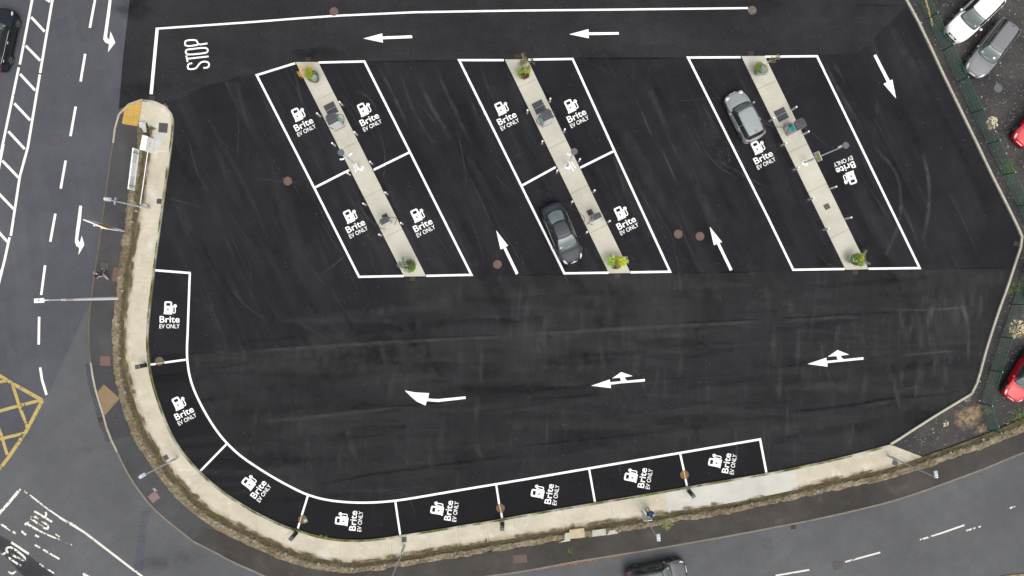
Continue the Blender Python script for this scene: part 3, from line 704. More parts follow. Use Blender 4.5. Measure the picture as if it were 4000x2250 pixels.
# ------------------------------------------------------------------ wear on the asphalt
scf = MB(); drk = MB(); dst = MB()
zz = .0125
for c, r, pl, w_, am in [
    (1, 0, [(1220, 640), (1330, 850), (1450, 1100), (1560, 1330)], .22, .3), (1, 0, [(1440, 680), (1520, 960), (1600, 1150), (1780, 1440)], .2, .25), (1, 0, [(1640, 780), (1720, 1000), (1900, 1300), (1960, 1440)], .3, .35),
    (1, 0, [(1800, 640), (1900, 900), (2020, 1150), (2150, 1440)], .25, .25), (1, 0, [(950, 900), (1140, 960), (1230, 1150)], .15, .35), (1, 0, [(380, 680), (430, 900), (480, 1100)], .2, .35),
    (1, 0, [(2120, 900), (2180, 1050), (2250, 1250)], .25, .35), (1, 0, [(2260, 640), (2320, 850), (2350, 1000)], .2, .3), (1, 0, [(1660, 1280), (1740, 1380), (1800, 1448)], .2, .3),
    (2, 0, [(790, 620), (960, 720), (1000, 770)], .2, .4), (2, 0, [(1000, 770), (1100, 790)], .15, .5), (2, 0, [(1150, 620), (1230, 740), (1210, 890)], .15, .3), (2, 0, [(990, 970), (1050, 1110)], .1, .5),
    (2, 0, [(1220, 980), (1300, 1100), (1370, 1300), (1450, 1440)], .12, .4), (2, 0, [(1100, 850), (1210, 890)], .14, .35), (2, 0, [(820, 920), (980, 950)], .2, .2), (2, 0, [(1350, 780), (1450, 1050), (1600, 1400)], .4, .2),
    (2, 0, [(1600, 660), (1400, 670), (1200, 660)], .2, .15), (2, 0, [(2000, 850), (1950, 720), (1900, 830)], .15, .3), (2, 1, [(1480, 0), (1600, 260), (1670, 425)], .12, .6), (2, 1, [(1600, 0), (1660, 120), (1700, 230)], .25, .3),
    (3, 1, [(1030, 0), (1200, 160), (1310, 330), (1340, 520), (1330, 750), (1270, 950), (1130, 1200)], .22, .4), (3, 1, [(1540, 20), (1600, 250), (1630, 500), (1600, 800), (1550, 1000)], .25, .45), (3, 1, [(940, 0), (960, 150), (1000, 350)], .1, .3),
    (3, 1, [(1300, 550), (1480, 900), (1520, 1100)], .2, .3), (3, 1, [(1000, 400), (1150, 650), (1250, 830)], .15, .4), (3, 0, [(560, 580), (640, 780), (780, 1020), (950, 1300)], .2, .35), (3, 0, [(270, 590), (330, 780)], .12, .3),
    (3, 0, [(620, 570), (700, 700), (800, 870)], .2, .35), (3, 0, [(1210, 180), (1320, 430), (1560, 800)], .5, .2),
    (1, 1, [(1990, 10), (2090, 240)], .1, .4), (1, 1, [(2140, 290), (2230, 500), (2390, 850)], .12, .45), (1, 1, [(100, 80), (180, 280)], .12, .3), (1, 1, [(860, 620), (960, 660), (1000, 800)], .2, .25), (1, 1, [(1100, 1000), (1200, 1200), (1250, 1310)], .15, .35),
    (1, 2, [(810, 250), (870, 420), (880, 500)], .1, .4), (1, 2, [(1540, 20), (1640, 170), (1720, 190)], .2, .3), (1, 2, [(1600, 130), (1560, 90)], .12, .4), (1, 2, [(1720, 600), (1780, 700), (2140, 800)], .15, .3), (1, 2, [(210, 1320), (340, 1200)], .15, .35),
    (1, 2, [(380, 1385), (560, 1380)], .2, .35), (1, 2, [(500, 960), (530, 840)], .15, .3), (1, 3, [(0, 80), (110, 120), (240, 130)], .14, .45), (1, 2, [(1740, 1340), (1900, 1310)], .15, .4), (1, 2, [(1170, 1080), (1300, 1060)], .15, .4),
    (0, 3, [(2420, 245), (2440, 350)], .1, .2), (0, 0, [(1650, 1030), (1900, 930), (2050, 890)], .22, .35), (0, 0, [(2230, 860), (2260, 900), (2300, 860)], .3, .4), (0, 0, [(2380, 800), (2430, 1050), (2520, 1300)], .2, .25),
    (2, 2, [(240, 470), (280, 650), (290, 750)], .2, .3), (2, 2, [(320, 440), (350, 560)], .2, .35), (2, 2, [(480, 440), (480, 560)], .2, .35), (2, 2, [(900, 420), (930, 500)], .2, .2), (2, 2, [(1820, 1370), (1850, 1300), (1990, 1280)], .1, .35),
    (3, 2, [(1330, 730), (1345, 850), (1340, 1010)], .2, .6), (3, 2, [(1500, 680), (1520, 900), (1490, 1000)], .25, .45), (3, 2, [(1835, 600), (1820, 800)], .2, .6), (3, 2, [(1910, 620), (1920, 760)], .25, .5), (3, 2, [(1690, 680), (1670, 850), (1640, 960)], .2, .35),
    (3, 2, [(1780, 800), (1770, 1030), (1650, 1100)], .25, .35), (3, 2, [(2200, 0), (2190, 140)], .18, .9), (3, 2, [(2200, 300), (2200, 390)], .15, .5), (3, 2, [(2055, 700), (2055, 770)], .12, .8), (3, 2, [(2160, 0), (2140, 200), (2110, 370)], .3, .6),
    (3, 2, [(1950, 0), (1960, 200), (2010, 350), (2000, 520)], .3, .7), (3, 2, [(2070, 0), (2050, 100), (2040, 300)], .25, .6), (3, 2, [(1900, 50), (1890, 200), (1900, 500)], .3, .4), (3, 2, [(1320, 0), (1320, 250), (1400, 560)], .3, .3), (3, 2, [(1500, 250), (1510, 560)], .35, .25),
    (3, 1, [(2220, 1270), (2230, 1448)], .3, .6), (3, 1, [(2370, 1270), (2330, 1400)], .25, .6), (3, 1, [(2060, 1280), (2060, 1400)], .25, .35), (3, 1, [(1900, 1280), (1900, 1448)], .3, .3), (3, 1, [(540, 950), (520, 700)], .3, .0),
    (3, 2, [(1120, 230), (1700, 222), (2100, 175)], .12, .6), (3, 2, [(1500, 240), (1800, 212), (2050, 208)], .1, .6), (3, 2, [(1300, 690), (1500, 665), (1980, 628)], .12, .6), (3, 2, [(1290, 1060), (1400, 1010), (1610, 990)], .15, .5), (3, 2, [(1620, 1060), (1900, 1050)], .15, .3),
    (3, 2, [(1160, 1220), (1250, 1180)], .3, .3), (3, 2, [(1500, 1230), (1700, 1130)], .2, .35)]:
    softribbon(scf, TL(c, r, pl), w_ * 1.5, am, zz); zz += .00002
for c, r, pl, w_, am in [(1, 2, [(0, 612), (500, 588), (1000, 548), (1700, 508), (2576, 474)], .3, .7), (2, 2, [(0, 462), (900, 402), (1500, 372), (2250, 325), (2576, 318)], .28, .75), (3, 2, [(0, 312), (600, 288), (1000, 262), (1350, 240)], .3, .7),
                         (1, 2, [(0, 1338), (850, 1248), (1500, 1180), (2000, 1150)], .25, .8), (2, 2, [(0, 1055), (790, 985)], .4, .6), (2, 2, [(1340, 935), (2000, 885), (2576, 850)], .25, .4), (3, 2, [(0, 808), (396, 768)], .25, .7), (3, 2, [(960, 705), (1400, 672)], .22, .7),
                         (1, 3, [(580, 530), (900, 480), (1150, 430), (1600, 370), (2576, 240)], .4, .7), (3, 2, [(150, 1260), (800, 1190), (1250, 1110), (1700, 1080), (1950, 1050)], .45, .85), (2, 3, [(0, 160), (1500, 0), (2576, -90)], .3, .4),
                         (1, 1, [(1040, 1350), (2170, 1332)], .2, .6), (2, 1, [(0, 1325), (1600, 1300), (2576, 1290)], .2, .7), (3, 1, [(250, 1282), (1500, 1262), (2440, 1245)], .2, .7), (0, 0, [(1650, 1022), (2050, 882), (2576, 738)], .25, .7),
                         (1, 0, [(1100, 622), (2030, 610)], .2, .8), (2, 0, [(620, 590), (1760, 585)], .25, .9), (0, 2, [(1510, 690), (1880, 660), (2576, 630)], .2, .6), (3, 0, [(860, 60), (1400, 50)], .2, .7), (1, 2, [(800, 80), (940, 330), (1010, 540)], .5, .5),
                         (1, 2, [(110, 100), (210, 420), (240, 520)], .5, .45), (1, 2, [(280, 200), (400, 450)], .6, .35), (3, 1, [(1630, 980), (1730, 1200)], .3, .4), (3, 0, [(700, 700), (900, 1000), (1050, 1250)], .5, .4)]:
    softribbon(drk, TL(c, r, pl), w_ * .75, am * .75, zz); zz += .00002
for c, r, x, y, rx, ry, am in [(1, 2, 600, 700, 5, 1.6, .35), (1, 2, 1400, 800, 3, 2.5, .35), (2, 2, 1450, 200, 5, 3, .35), (2, 2, 200, 600, 3.4, 2.4, .35), (1, 2, 1900, 650, 4, 1.5, .3), (3, 2, 1450, 400, 5, 3, .3), (3, 2, 1900, 250, 3, 3, .35), (3, 2, 1800, 1150, 4, 1.3, .4),
                               (1, 2, 900, 1300, 6, 1.4, .25), (2, 2, 1500, 500, 4, 2, .25), (1, 2, 1900, 100, 4, 2, .25), (3, 1, 1900, 1360, 6, 1.2, .3), (0, 0, 2300, 330, 4, 1.2, .2), (1, 0, 700, 300, 5, 2, .18), (2, 0, 1800, 420, 5, 2, .18),
                               (3, 3, 700, 100, 6, 2, .15), (2, 3, 2000, 40, 8, 1.2, .15), (1, 1, 1500, 1000, 4, 4, .12), (0, 1, 2000, 600, 3, 6, .12), (2, 1, 1400, 1370, 9, .8, .3), (1, 1, 1300, 900, 3, 3, .1), (3, 1, 1900, 600, 2.5, 6, .15)]:
    x, y = T(c, r, x, y); softblob(dst, x, y, rx, ry, am, zz, R.uniform(-.2, .2), int(x * 7 + y)); zz += .00002
for c, r, x, y, rx, ry, am in [(2, 2, 1120, 200, 2, 2, .6), (1, 2, 1150, 700, 4, 1.6, .5), (1, 3, 200, 250, 2.4, 1, .5), (1, 0, 600, 540, 2.2, .6, .6), (0, 0, 1350, 80, 2, 1, .6), (0, 3, 1700, 1300, 3, 1, .3), (3, 1, 540, 1190, .6, .5, .6), (0, 0, 1430, 900, 2.5, 1, .4),
                               (2, 0, 900, 600, 2.5, 1, .3), (2, 0, 2500, 50, 3, 1, .3), (3, 2, 1700, 1300, 4, 1.4, .5), (1, 2, 1100, 1200, 4, .7, .5), (2, 3, 800, 60, 4, 1, .4)]:
    x, y = T(c, r, x, y); softblob(drk, x, y, rx, ry, am, zz, R.uniform(-.2, .2), int(x * 5 + y)); zz += .00002
ra = random.Random(21)
PA = M((0, 0, [(1760, 1100), (2560, 800)]), (1, 0, [(0, 780), (2560, 640)]), (2, 0, [(2560, 600)]), (3, 0, [(1300, 640), (1700, 760)]), (3, 1, [(2300, 600), (2400, 1200), (100, 1300)]), (2, 1, [(100, 1320)]), (1, 1, [(1500, 1340)]), (1, 2, [(1700, 480)]), (0, 2, [(1950, 620)]), (0, 1, [(1650, 700)]))
LA = M((1, 2, [(1800, 100), (2500, 0)]), (3, 1, [(2380, 1290)]), (3, 2, [(2040, 1000), (1300, 1440)]), (2, 3, [(2400, 60)]), (1, 3, [(2000, 540), (1100, 660), (300, 480)]), (0, 3, [(2400, 60)]), (0, 2, [(1950, 900), (1930, 700), (2560, 660)]))
bd = (math.sin(math.radians(26.5)), -math.cos(math.radians(26.5)))
def wander(x, y, d, L, n=6, wob=.12):
    a_ = math.atan2(d[1], d[0]) + ra.gauss(0, .05); pts = [(x, y)]
    for k in range(n): a_ += ra.gauss(0, wob / n * 1.5); x += math.cos(a_) * L / n; y += math.sin(a_) * L / n; pts.append((x, y))
    return pts
for k in range(520):
    zz = .0156 + (k % 150) * .000012
    x, y = ra.uniform(-29, 35), ra.uniform(-16, 18)
    if inpoly_(x, y, PA):
        q_ = ra.random()
        if q_ < .35: softribbon(dst, wander(x, y, bd, ra.uniform(4, 11), 6, .1), ra.uniform(.5, 1.5), ra.uniform(.05, .22), zz)
        elif q_ < .6: softribbon(drk, wander(x, y, bd, ra.uniform(4, 10), 6, .1), ra.uniform(.4, 1.2), ra.uniform(.08, .3), zz)
        else: softribbon(scf, wander(x, y, bd if ra.random() < .8 else (ra.uniform(-1, 1), ra.uniform(-1, 1)), ra.uniform(1.5, 6), 6, .5), ra.uniform(.08, .22), ra.uniform(.08, .32), zz)
for k in range(900):
    zz = .0175 + (k % 150) * .000012
    x, y = ra.uniform(-29, 36), ra.uniform(-18, 4)
    if inpoly_(x, y, LA):
        q_ = ra.random(); rt = max(0, (x - 10) / 24)
        if q_ < .3: softribbon(dst, wander(x, y, (.03, -1), ra.uniform(1, 4), 5, .25), ra.uniform(.2, .7), ra.uniform(.1, .4) + .35 * rt, zz)
        elif q_ < .5: softribbon(dst, wander(x, y, (-1, -.06), ra.uniform(5, 14), 5, .05), ra.uniform(.12, 1.1), ra.uniform(.05, .22), zz)
        elif q_ < .68: softribbon(drk, wander(x, y, (-1, -.06), ra.uniform(4, 12), 5, .05), ra.uniform(.15, .9), ra.uniform(.1, .35), zz)
        elif q_ < .85: softribbon(drk, wander(x, y, (.03, -1), ra.uniform(1, 3), 5, .3), ra.uniform(.2, .6), ra.uniform(.1, .3), zz)
        else: softribbon(scf, wander(x, y, (ra.uniform(-1, 1), ra.uniform(-1, 1)), ra.uniform(1, 5), 6, .9), ra.uniform(.07, .16), ra.uniform(.08, .28), zz)
for c, r, pl in [(1, 2, [(0, 628), (500, 604), (1000, 566), (1700, 528), (2576, 494)]), (2, 2, [(0, 480), (900, 420), (1500, 392), (2576, 336)]), (1, 2, [(0, 1356), (850, 1266), (1500, 1198)]), (3, 2, [(150, 330), (1000, 285)]), (3, 2, [(900, 1205), (1300, 1130)])]:
    softribbon(scf, TL(c, r, pl), .35, .35, zz); zz += .00002
struct('tyre_scuff_marks_on_ground', scf, m_scuff); struct('damp_streaks_on_ground', drk, m_oil); struct('dust_on_ground', dst, m_dust)
# bright halo glow painted as pale blobs on the concrete, and wet/dusty patches on the road
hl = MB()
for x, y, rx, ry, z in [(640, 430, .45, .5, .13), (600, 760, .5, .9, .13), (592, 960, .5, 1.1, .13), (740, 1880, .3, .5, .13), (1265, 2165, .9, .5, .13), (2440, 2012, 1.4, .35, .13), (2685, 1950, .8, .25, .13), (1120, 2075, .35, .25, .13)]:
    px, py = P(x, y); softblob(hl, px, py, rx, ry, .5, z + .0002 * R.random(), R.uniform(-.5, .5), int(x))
struct('painted_halos_on_ground', hl, m_halo)
cl = MB()
for c, r, x, y, rx, ry in [(3, 2, 2060, 1260, 1.1, .55), (3, 2, 1990, 1330, .9, .7), (3, 2, 1780, 1370, .15, .2), (3, 2, 2115, 1210, .25, .3), (3, 2, 2500, 410, .7, .7), (3, 0, 2250, 1240, .45, .55), (3, 2, 2000, 1120, .3, .25), (3, 2, 2150, 1420, .6, .3)]:
    x, y = T(c, r, x, y); softblob(cl, x, y, rx * 1.3, ry * 1.3, 1.3, .024 + .0002 * R.random(), R.random(), int(x * 3))
struct('clay_patches_on_ground', cl, m_clay)

# ------------------------------------------------------------------ painted symbols
def smb(name, polys, label, z=.0205, mat=m_white, cat='road marking', group=None):
    mb = MB()
    for i, p in enumerate(polys): mb.poly(p, z + .0006 * i)
    return single(name, mb, mat, label, cat, group)
G_AR = 'white arrows painted on the car park'
smb('direction_arrow', [TL(1, 0, [(1080, 388), (1270, 337), (1273, 368), (1570, 356), (1572, 384), (1275, 396), (1278, 430)])], 'straight white arrow pointing left in the access lane, nearer the STOP lettering', group=G_AR)
smb('direction_arrow', [TL(2, 0, [(577, 346), (769, 293), (771, 327), (1074, 324), (1074, 349), (772, 354), (773, 386)])], 'straight white arrow pointing left in the access lane above the middle island', group=G_AR)
smb('direction_arrow', [TL(3, 0, [(1060, 560), (1087, 547), (1225, 812), (1250, 800), (1288, 992), (1160, 845), (1195, 826)])], 'straight white arrow pointing down beside the gravel yard kerb', group=G_AR)
smb('direction_arrow', [M((1, 1, [(2417, 870), (2537, 1025), (2513, 1037), (2640, 1300), (2617, 1317), (2488, 1050), (2460, 1062)]))], 'straight white arrow pointing up beside the single manhole between two islands', group=G_AR)
smb('direction_arrow', [TL(2, 1, [(1988, 833), (2113, 988), (2088, 998), (2218, 1265), (2192, 1277), (2062, 1008), (2030, 1020)])], 'straight white arrow pointing up beside the pair of manholes', group=G_AR)
smb('direction_arrow', [TL(1, 2, [(1498, 1033), (1600, 1053), (1743, 1060), (1732, 1114), (1830, 1120), (1950, 1108), (2108, 1092), (2111, 1117), (1950, 1136), (1830, 1149), (1720, 1140), (1705, 1185), (1620, 1145), (1560, 1095)])], 'white curved arrow bearing left with a bent tail', group=G_AR)
smb('direction_arrow', [TL(2, 2, [(797, 986), (985, 922), (987, 950), (1100, 940), (1165, 934), (1336, 917), (1336, 942), (1090, 962), (992, 975), (995, 1009)]),
                        TL(2, 2, [(1098, 848), (1215, 888), (1135, 900), (1140, 918), (1165, 938), (1120, 945), (1100, 942), (1090, 920), (1087, 903), (1007, 912)])], 'white branched arrow, left and ahead, beside the curved arrow', group=G_AR)
smb('direction_arrow', [TL(3, 2, [(396, 767), (587, 703), (589, 735), (700, 725), (958, 698), (960, 722), (690, 748), (596, 758), (598, 794)]),
                        TL(3, 2, [(698, 627), (815, 672), (735, 683), (738, 702), (762, 720), (730, 728), (704, 727), (692, 704), (687, 686), (600, 694)])], 'white branched arrow, left and ahead, nearest the gravel yard', group=G_AR)
G_RA = 'white turn arrows on the road'
smb('turn_arrow', [TL(0, 0, [(1105, -300), (1133, -300), (1124, 0), (1110, 130), (1078, 372), (1092, 392), (1102, 400), (1112, 316), (1138, 370), (1162, 430), (1120, 485), (1088, 527), (1098, 443), (1062, 430), (1040, 395), (1060, 260), (1096, 0)])],
    'white hooked turn arrow cut by the top edge, on the road', mat=m_whiteroad, group=G_RA)
smb('turn_arrow', [TL(0, 1, [(800, 622), (828, 624), (815, 780), (788, 960), (797, 985), (806, 990), (824, 922), (838, 970), (851, 1015), (820, 1070), (790, 1118), (798, 1046), (770, 1028), (755, 985), (765, 880), (782, 750)])],
    'whole white hooked turn arrow on the road beside the leaning road sign', mat=m_whiteroad, group=G_RA)
# STOP
st = MB()
def tz(l): return TL(0, 0, l)
SW = .125
for s_ in [tz([(2088, 438), (1995, 452), (1985, 415), (1960, 402), (1890, 405), (1862, 418), (1866, 470), (1995, 452)]),
           tz([(1885, 500), (2065, 478), (2092, 495), (2092, 520), (2070, 535), (1905, 552), (1874, 542), (1868, 515), (1885, 500)]),
           tz([(1882, 593), (2100, 568)]), tz([(1876, 560), (1890, 625)]),
           tz([(1935, 636), (1895, 646), (1888, 680), (1905, 700), (1975, 690), (2000, 650), (2030, 622), (2085, 620), (2108, 645), (2098, 680), (2048, 684)])]:
    line(st, chaikin(s_, 1) if len(s_) > 2 else s_, SW, .0205 + .0006 * R.random())
single('stop_lettering', st, m_white, 'tall white STOP lettering at the exit of the access lane', 'road marking')

# charging bay emblem: pump symbol, word, EV ONLY
def text_mesh(txt, x0, x1, y0, y1, bold=0.0, z=0.0):
    cu = bpy.data.curves.new('lettering', 'FONT'); cu.body = txt; cu.size = 1; cu.offset = bold; cu.resolution_u = 3
    to = bpy.data.objects.new('lettering_tmp', cu); COL.objects.link(to)
    dg = bpy.context.evaluated_depsgraph_get(); dg.update()
    me = bpy.data.meshes.new_from_object(to.evaluated_get(dg)); bpy.data.objects.remove(to)
    xs = [v.co.x for v in me.vertices]; ys = [v.co.y for v in me.vertices]
    ax, bx, ay, by_ = min(xs), max(xs), min(ys), max(ys)
    for v in me.vertices:
        v.co = ((v.co.x - ax) / (bx - ax) * (x1 - x0) + x0, (v.co.y - ay) / (by_ - ay) * (y1 - y0) + y0, z)
    me.materials.clear(); return me
def filled(polys):
    cu = bpy.data.curves.new('shape', 'CURVE'); cu.dimensions = '2D'; cu.fill_mode = 'BOTH'
    for p in polys:
        s_ = cu.splines.new('POLY'); s_.points.add(len(p) - 1); s_.use_cyclic_u = True
        for q, (x, y) in zip(s_.points, p): q.co = (x, y, 0, 1)
    to = bpy.data.objects.new('tmp', cu); COL.objects.link(to)
    dg = bpy.context.evaluated_depsgraph_get(); dg.update()
    me = bpy.data.meshes.new_from_object(to.evaluated_get(dg)); bpy.data.objects.remove(to); me.materials.clear(); return me
KK = S / 10.35
def E(l): return [((x - 650) * KK, (720 - y) * KK) for x, y in l]
pump = filled([E([(408, 692), (412, 642), (432, 622), (440, 420), (445, 225), (465, 187), (500, 172), (690, 178), (735, 195), (756, 232), (756, 350), (790, 362), (808, 400), (808, 480), (798, 560), (800, 620), (830, 638), (858, 620), (866, 560), (860, 432),
                  (815, 395), (800, 345), (828, 338), (830, 290), (862, 290), (864, 325), (883, 325), (885, 290), (920, 290), (922, 340), (950, 350), (940, 400), (897, 432), (903, 560), (892, 640), (835, 672), (770, 650), (760, 560), (770, 480), (768, 400), (754, 385), (748, 630), (758, 655), (755, 708)]),
               E([(518, 242), (518, 358), (684, 362), (688, 248)]), E([(605, 415), (536, 510), (582, 522), (568, 600), (634, 498), (586, 482)]), E([(450, 652), (450, 666), (714, 672), (714, 660)])])
def mobj(name, me, mat, parent, z=0):
    o = bpy.data.objects.new(name, me); me.materials.append(mat) if not len(me.materials) else None; COL.objects.link(o); o.parent = parent; o.location = (0, 0, z); return o
x0, y0 = E([(250, 1040)])[0]; x1, y1 = E([(1062, 768)])[0]
word = text_mesh('Brite', x0, x1, y0, y1, 0.014)
x0, y0 = E([(243, 1268)])[0]; x1, y1 = E([(1062, 1095)])[0]
evo = text_mesh('EV ONLY', x0, x1, y0, y1, 0.007)
emb = empty('charging_bay_emblem', 0, 0)
mobj('pump_symbol', pump, m_white, emb); mobj('bay_word', word, m_white, emb); mobj('bay_wording', evo, m_white, emb)
a27 = math.radians(27.3)
LOGO = [(1, 0, 456, 1210, a27, 'Brite EV ONLY emblem left of the left island, upper bay'), (1, 0, 1118, 1160, a27, 'Brite EV ONLY emblem right of the left island, upper bay'),
        (1, 0, 2501, 1150, a27, 'Brite EV ONLY emblem left of the middle island, its only one on that side'), (2, 0, 626, 1124, a27, 'Brite EV ONLY emblem right of the middle island, upper bay'),
        (1, 1, 978, 787, a27, 'Brite EV ONLY emblem left of the left island, lower bay'), (1, 1, 1656, 777, a27, 'Brite EV ONLY emblem right of the left island, lower bay'),
        (2, 1, 1126, 754, a27, 'Brite EV ONLY emblem right of the middle island, lower bay'), (2, 1, 2504, 94, a27, 'Brite EV ONLY emblem just behind the silver hatchback'),
        (3, 1, 800, 283, math.pi + math.radians(23), 'upside down Brite EV ONLY emblem beside the lamp post with a yellow sign'), (0, 2, 1707, 272, 0, 'upright Brite EV ONLY emblem in the square bay by the left path'),
        (0, 2, 1831, 1221, a27, 'tilted Brite EV ONLY emblem in the second bay of the curve'), (1, 3, -12, 552, math.radians(54), 'slanted Brite EV ONLY emblem at the middle of the curve'),
        (1, 3, 933, 892, math.radians(84.5), 'sideways Brite EV ONLY emblem at the lowest point of the curve'), (1, 3, 1893, 788, math.radians(82), 'sideways Brite EV ONLY emblem in the first straight bay after the curve'),
        (2, 3, 328, 620, math.radians(81), 'sideways Brite EV ONLY emblem in the second straight bay after the curve'), (2, 3, 1266, 458, math.radians(80.5), 'sideways Brite EV ONLY emblem above the person in the blue jacket'),
        (2, 3, 2112, 310, math.radians(80.5), 'sideways Brite EV ONLY emblem in the last bay, nearest the gravel yard')]
for i, (c, r, x, y, rz, lab) in enumerate(LOGO):
    o = emb if i == 0 else copy_tree(emb)
    px, py = T(c, r, x, y); o.location = (px, py, .0215); o.rotation_euler = (0, 0, rz)
    tag(o, lab, 'road marking', 'Brite emblems painted in the bays')

# ------------------------------------------------------------------ manholes, covers, drains
m_rust = plain('rusty brown cast iron', (0.105, 0.066, 0.052), .8, var=.25, scale=9)
m_rustg = plain('dull brown grey iron', (0.085, 0.074, 0.062), .85, var=.3, scale=7)
m_steelg = plain('grey steel cover', (0.085, 0.088, 0.10), .7, var=.15, scale=6)
m_dark = plain('near black gap', (0.012, 0.009, 0.008), .9)
m_plateD = plain('charcoal cover plate', (0.038, 0.040, 0.045), .65, var=.15, scale=10)
def manhole(c, r, x, y, mat, lab, rad=.335, z=.0215):
    px, py = T(c, r, x, y); root = empty('manhole_cover', px, py, R.uniform(0, 3)); root.location.z = z
    f = MB(); n = 32
    vs = [(rad * math.cos(2 * math.pi * i / n), rad * math.sin(2 * math.pi * i / n), .004) for i in range(n)] + [((rad - .035) * math.cos(2 * math.pi * i / n), (rad - .035) * math.sin(2 * math.pi * i / n), .006) for i in range(n)]
    f.add(vs, [(i, (i + 1) % n, n + (i + 1) % n, n + i) for i in range(n)]); obj('frame', f, mat, root)
    d = MB(); d.cyl(0, 0, -.01, .003, rad - .04, n=32); obj('lid', d, mat, root)
    for q_ in (rad * .62, -rad * .72):
        k = MB(); k.box(-.03, .03, q_, q_ + rad * .1, .003, .0045); obj('keyhole', k, m_dark, root)
    tag(root, lab, 'manhole cover', 'round manhole covers')
    return root
for a in [(1, 0, 785, 118, m_rust, 'rusty round manhole cover touching the long top line, at its left part'), (2, 0, 2415, 104, plain('brown mottled iron', (0.11, .085, .065), .85, var=.4, scale=5), 'mottled brown manhole cover at the right end of the long top line'),
          (1, 1, 320, 375, m_rust, 'rusty round manhole cover left of the left charging island'), (1, 1, 2430, 1213, m_rust, 'rusty manhole cover beside the up arrow near the dark saloon car'),
          (2, 1, 1672, 908, m_rust, 'left cover of the pair of rusty manholes by the up arrow'), (2, 1, 1890, 930, m_rust, 'right cover of the pair of rusty manholes by the up arrow'),
          (0, 2, 1605, 738, m_rustg, 'dull manhole cover on the divider of the square bay'), (1, 3, 470, 882, m_rustg, 'manhole cover patched with concrete at the curve bay divider'),
          (1, 3, 2460, 770, m_rust, 'brown manhole cover on the divider left of the pedestal charger'), (2, 3, 1735, 434, plain('warm brown iron', (0.15, .085, .04), .8, var=.2, scale=8), 'warm brown manhole cover on the last bay divider'),
          (3, 0, 2315, 888, m_steelg, 'grey round manhole cover in the gravel yard')]:
    manhole(*a, z=.024 if a[0] == 3 and a[1] == 0 else .0215)
ys = MB()
for c, r, a, b in MAN_Y: line(ys, TL(c, r, [a, b]), .065, .0295)
struct('dull_yellow_lines', ys, m_yellowsoft)
cm = MB(); px, py = T(1, 3, 492, 895); softblob(cm, px + .05, py, .22, .2, 1.0, .0292, 0, 3); struct('mortar_on_ground', cm, soft_mat('mortar', (0.4, .38, .3), lo=.1, hi=.3))
def cover(c, r, x, y, wx, wy, rz, mat, lab, z, frame=True, group='flat access covers', name='access_cover'):
    px, py = T(c, r, x, y); root = empty(name, px, py, rz); root.location.z = z
    m_ = MB(); m_.box(-wx / 2, wx / 2, -wy / 2, wy / 2, -.01, .004); obj('plate', m_, mat, root)
    f = MB(); t = .022
    for bx in [(-wx / 2 - t, wx / 2 + t, wy / 2 + .004, wy / 2 + .004 + t), (-wx / 2 - t, wx / 2 + t, -wy / 2 - .004 - t, -wy / 2 - .004), (-wx / 2 - .004 - t, -wx / 2 - .004, -wy / 2, wy / 2), (wx / 2 + .004, wx / 2 + .004 + t, -wy / 2, wy / 2)]:
        f.box(*bx, -.01, .006)
    obj('frame', f, mat if frame else mat, root)
    tag(root, lab, 'access cover', group); return root
t2 = 1 / 2.576 * S
a27n = math.radians(27)
m_ru2 = plain('red brown cover', (0.125, .072, .058), .85, var=.2, scale=8)
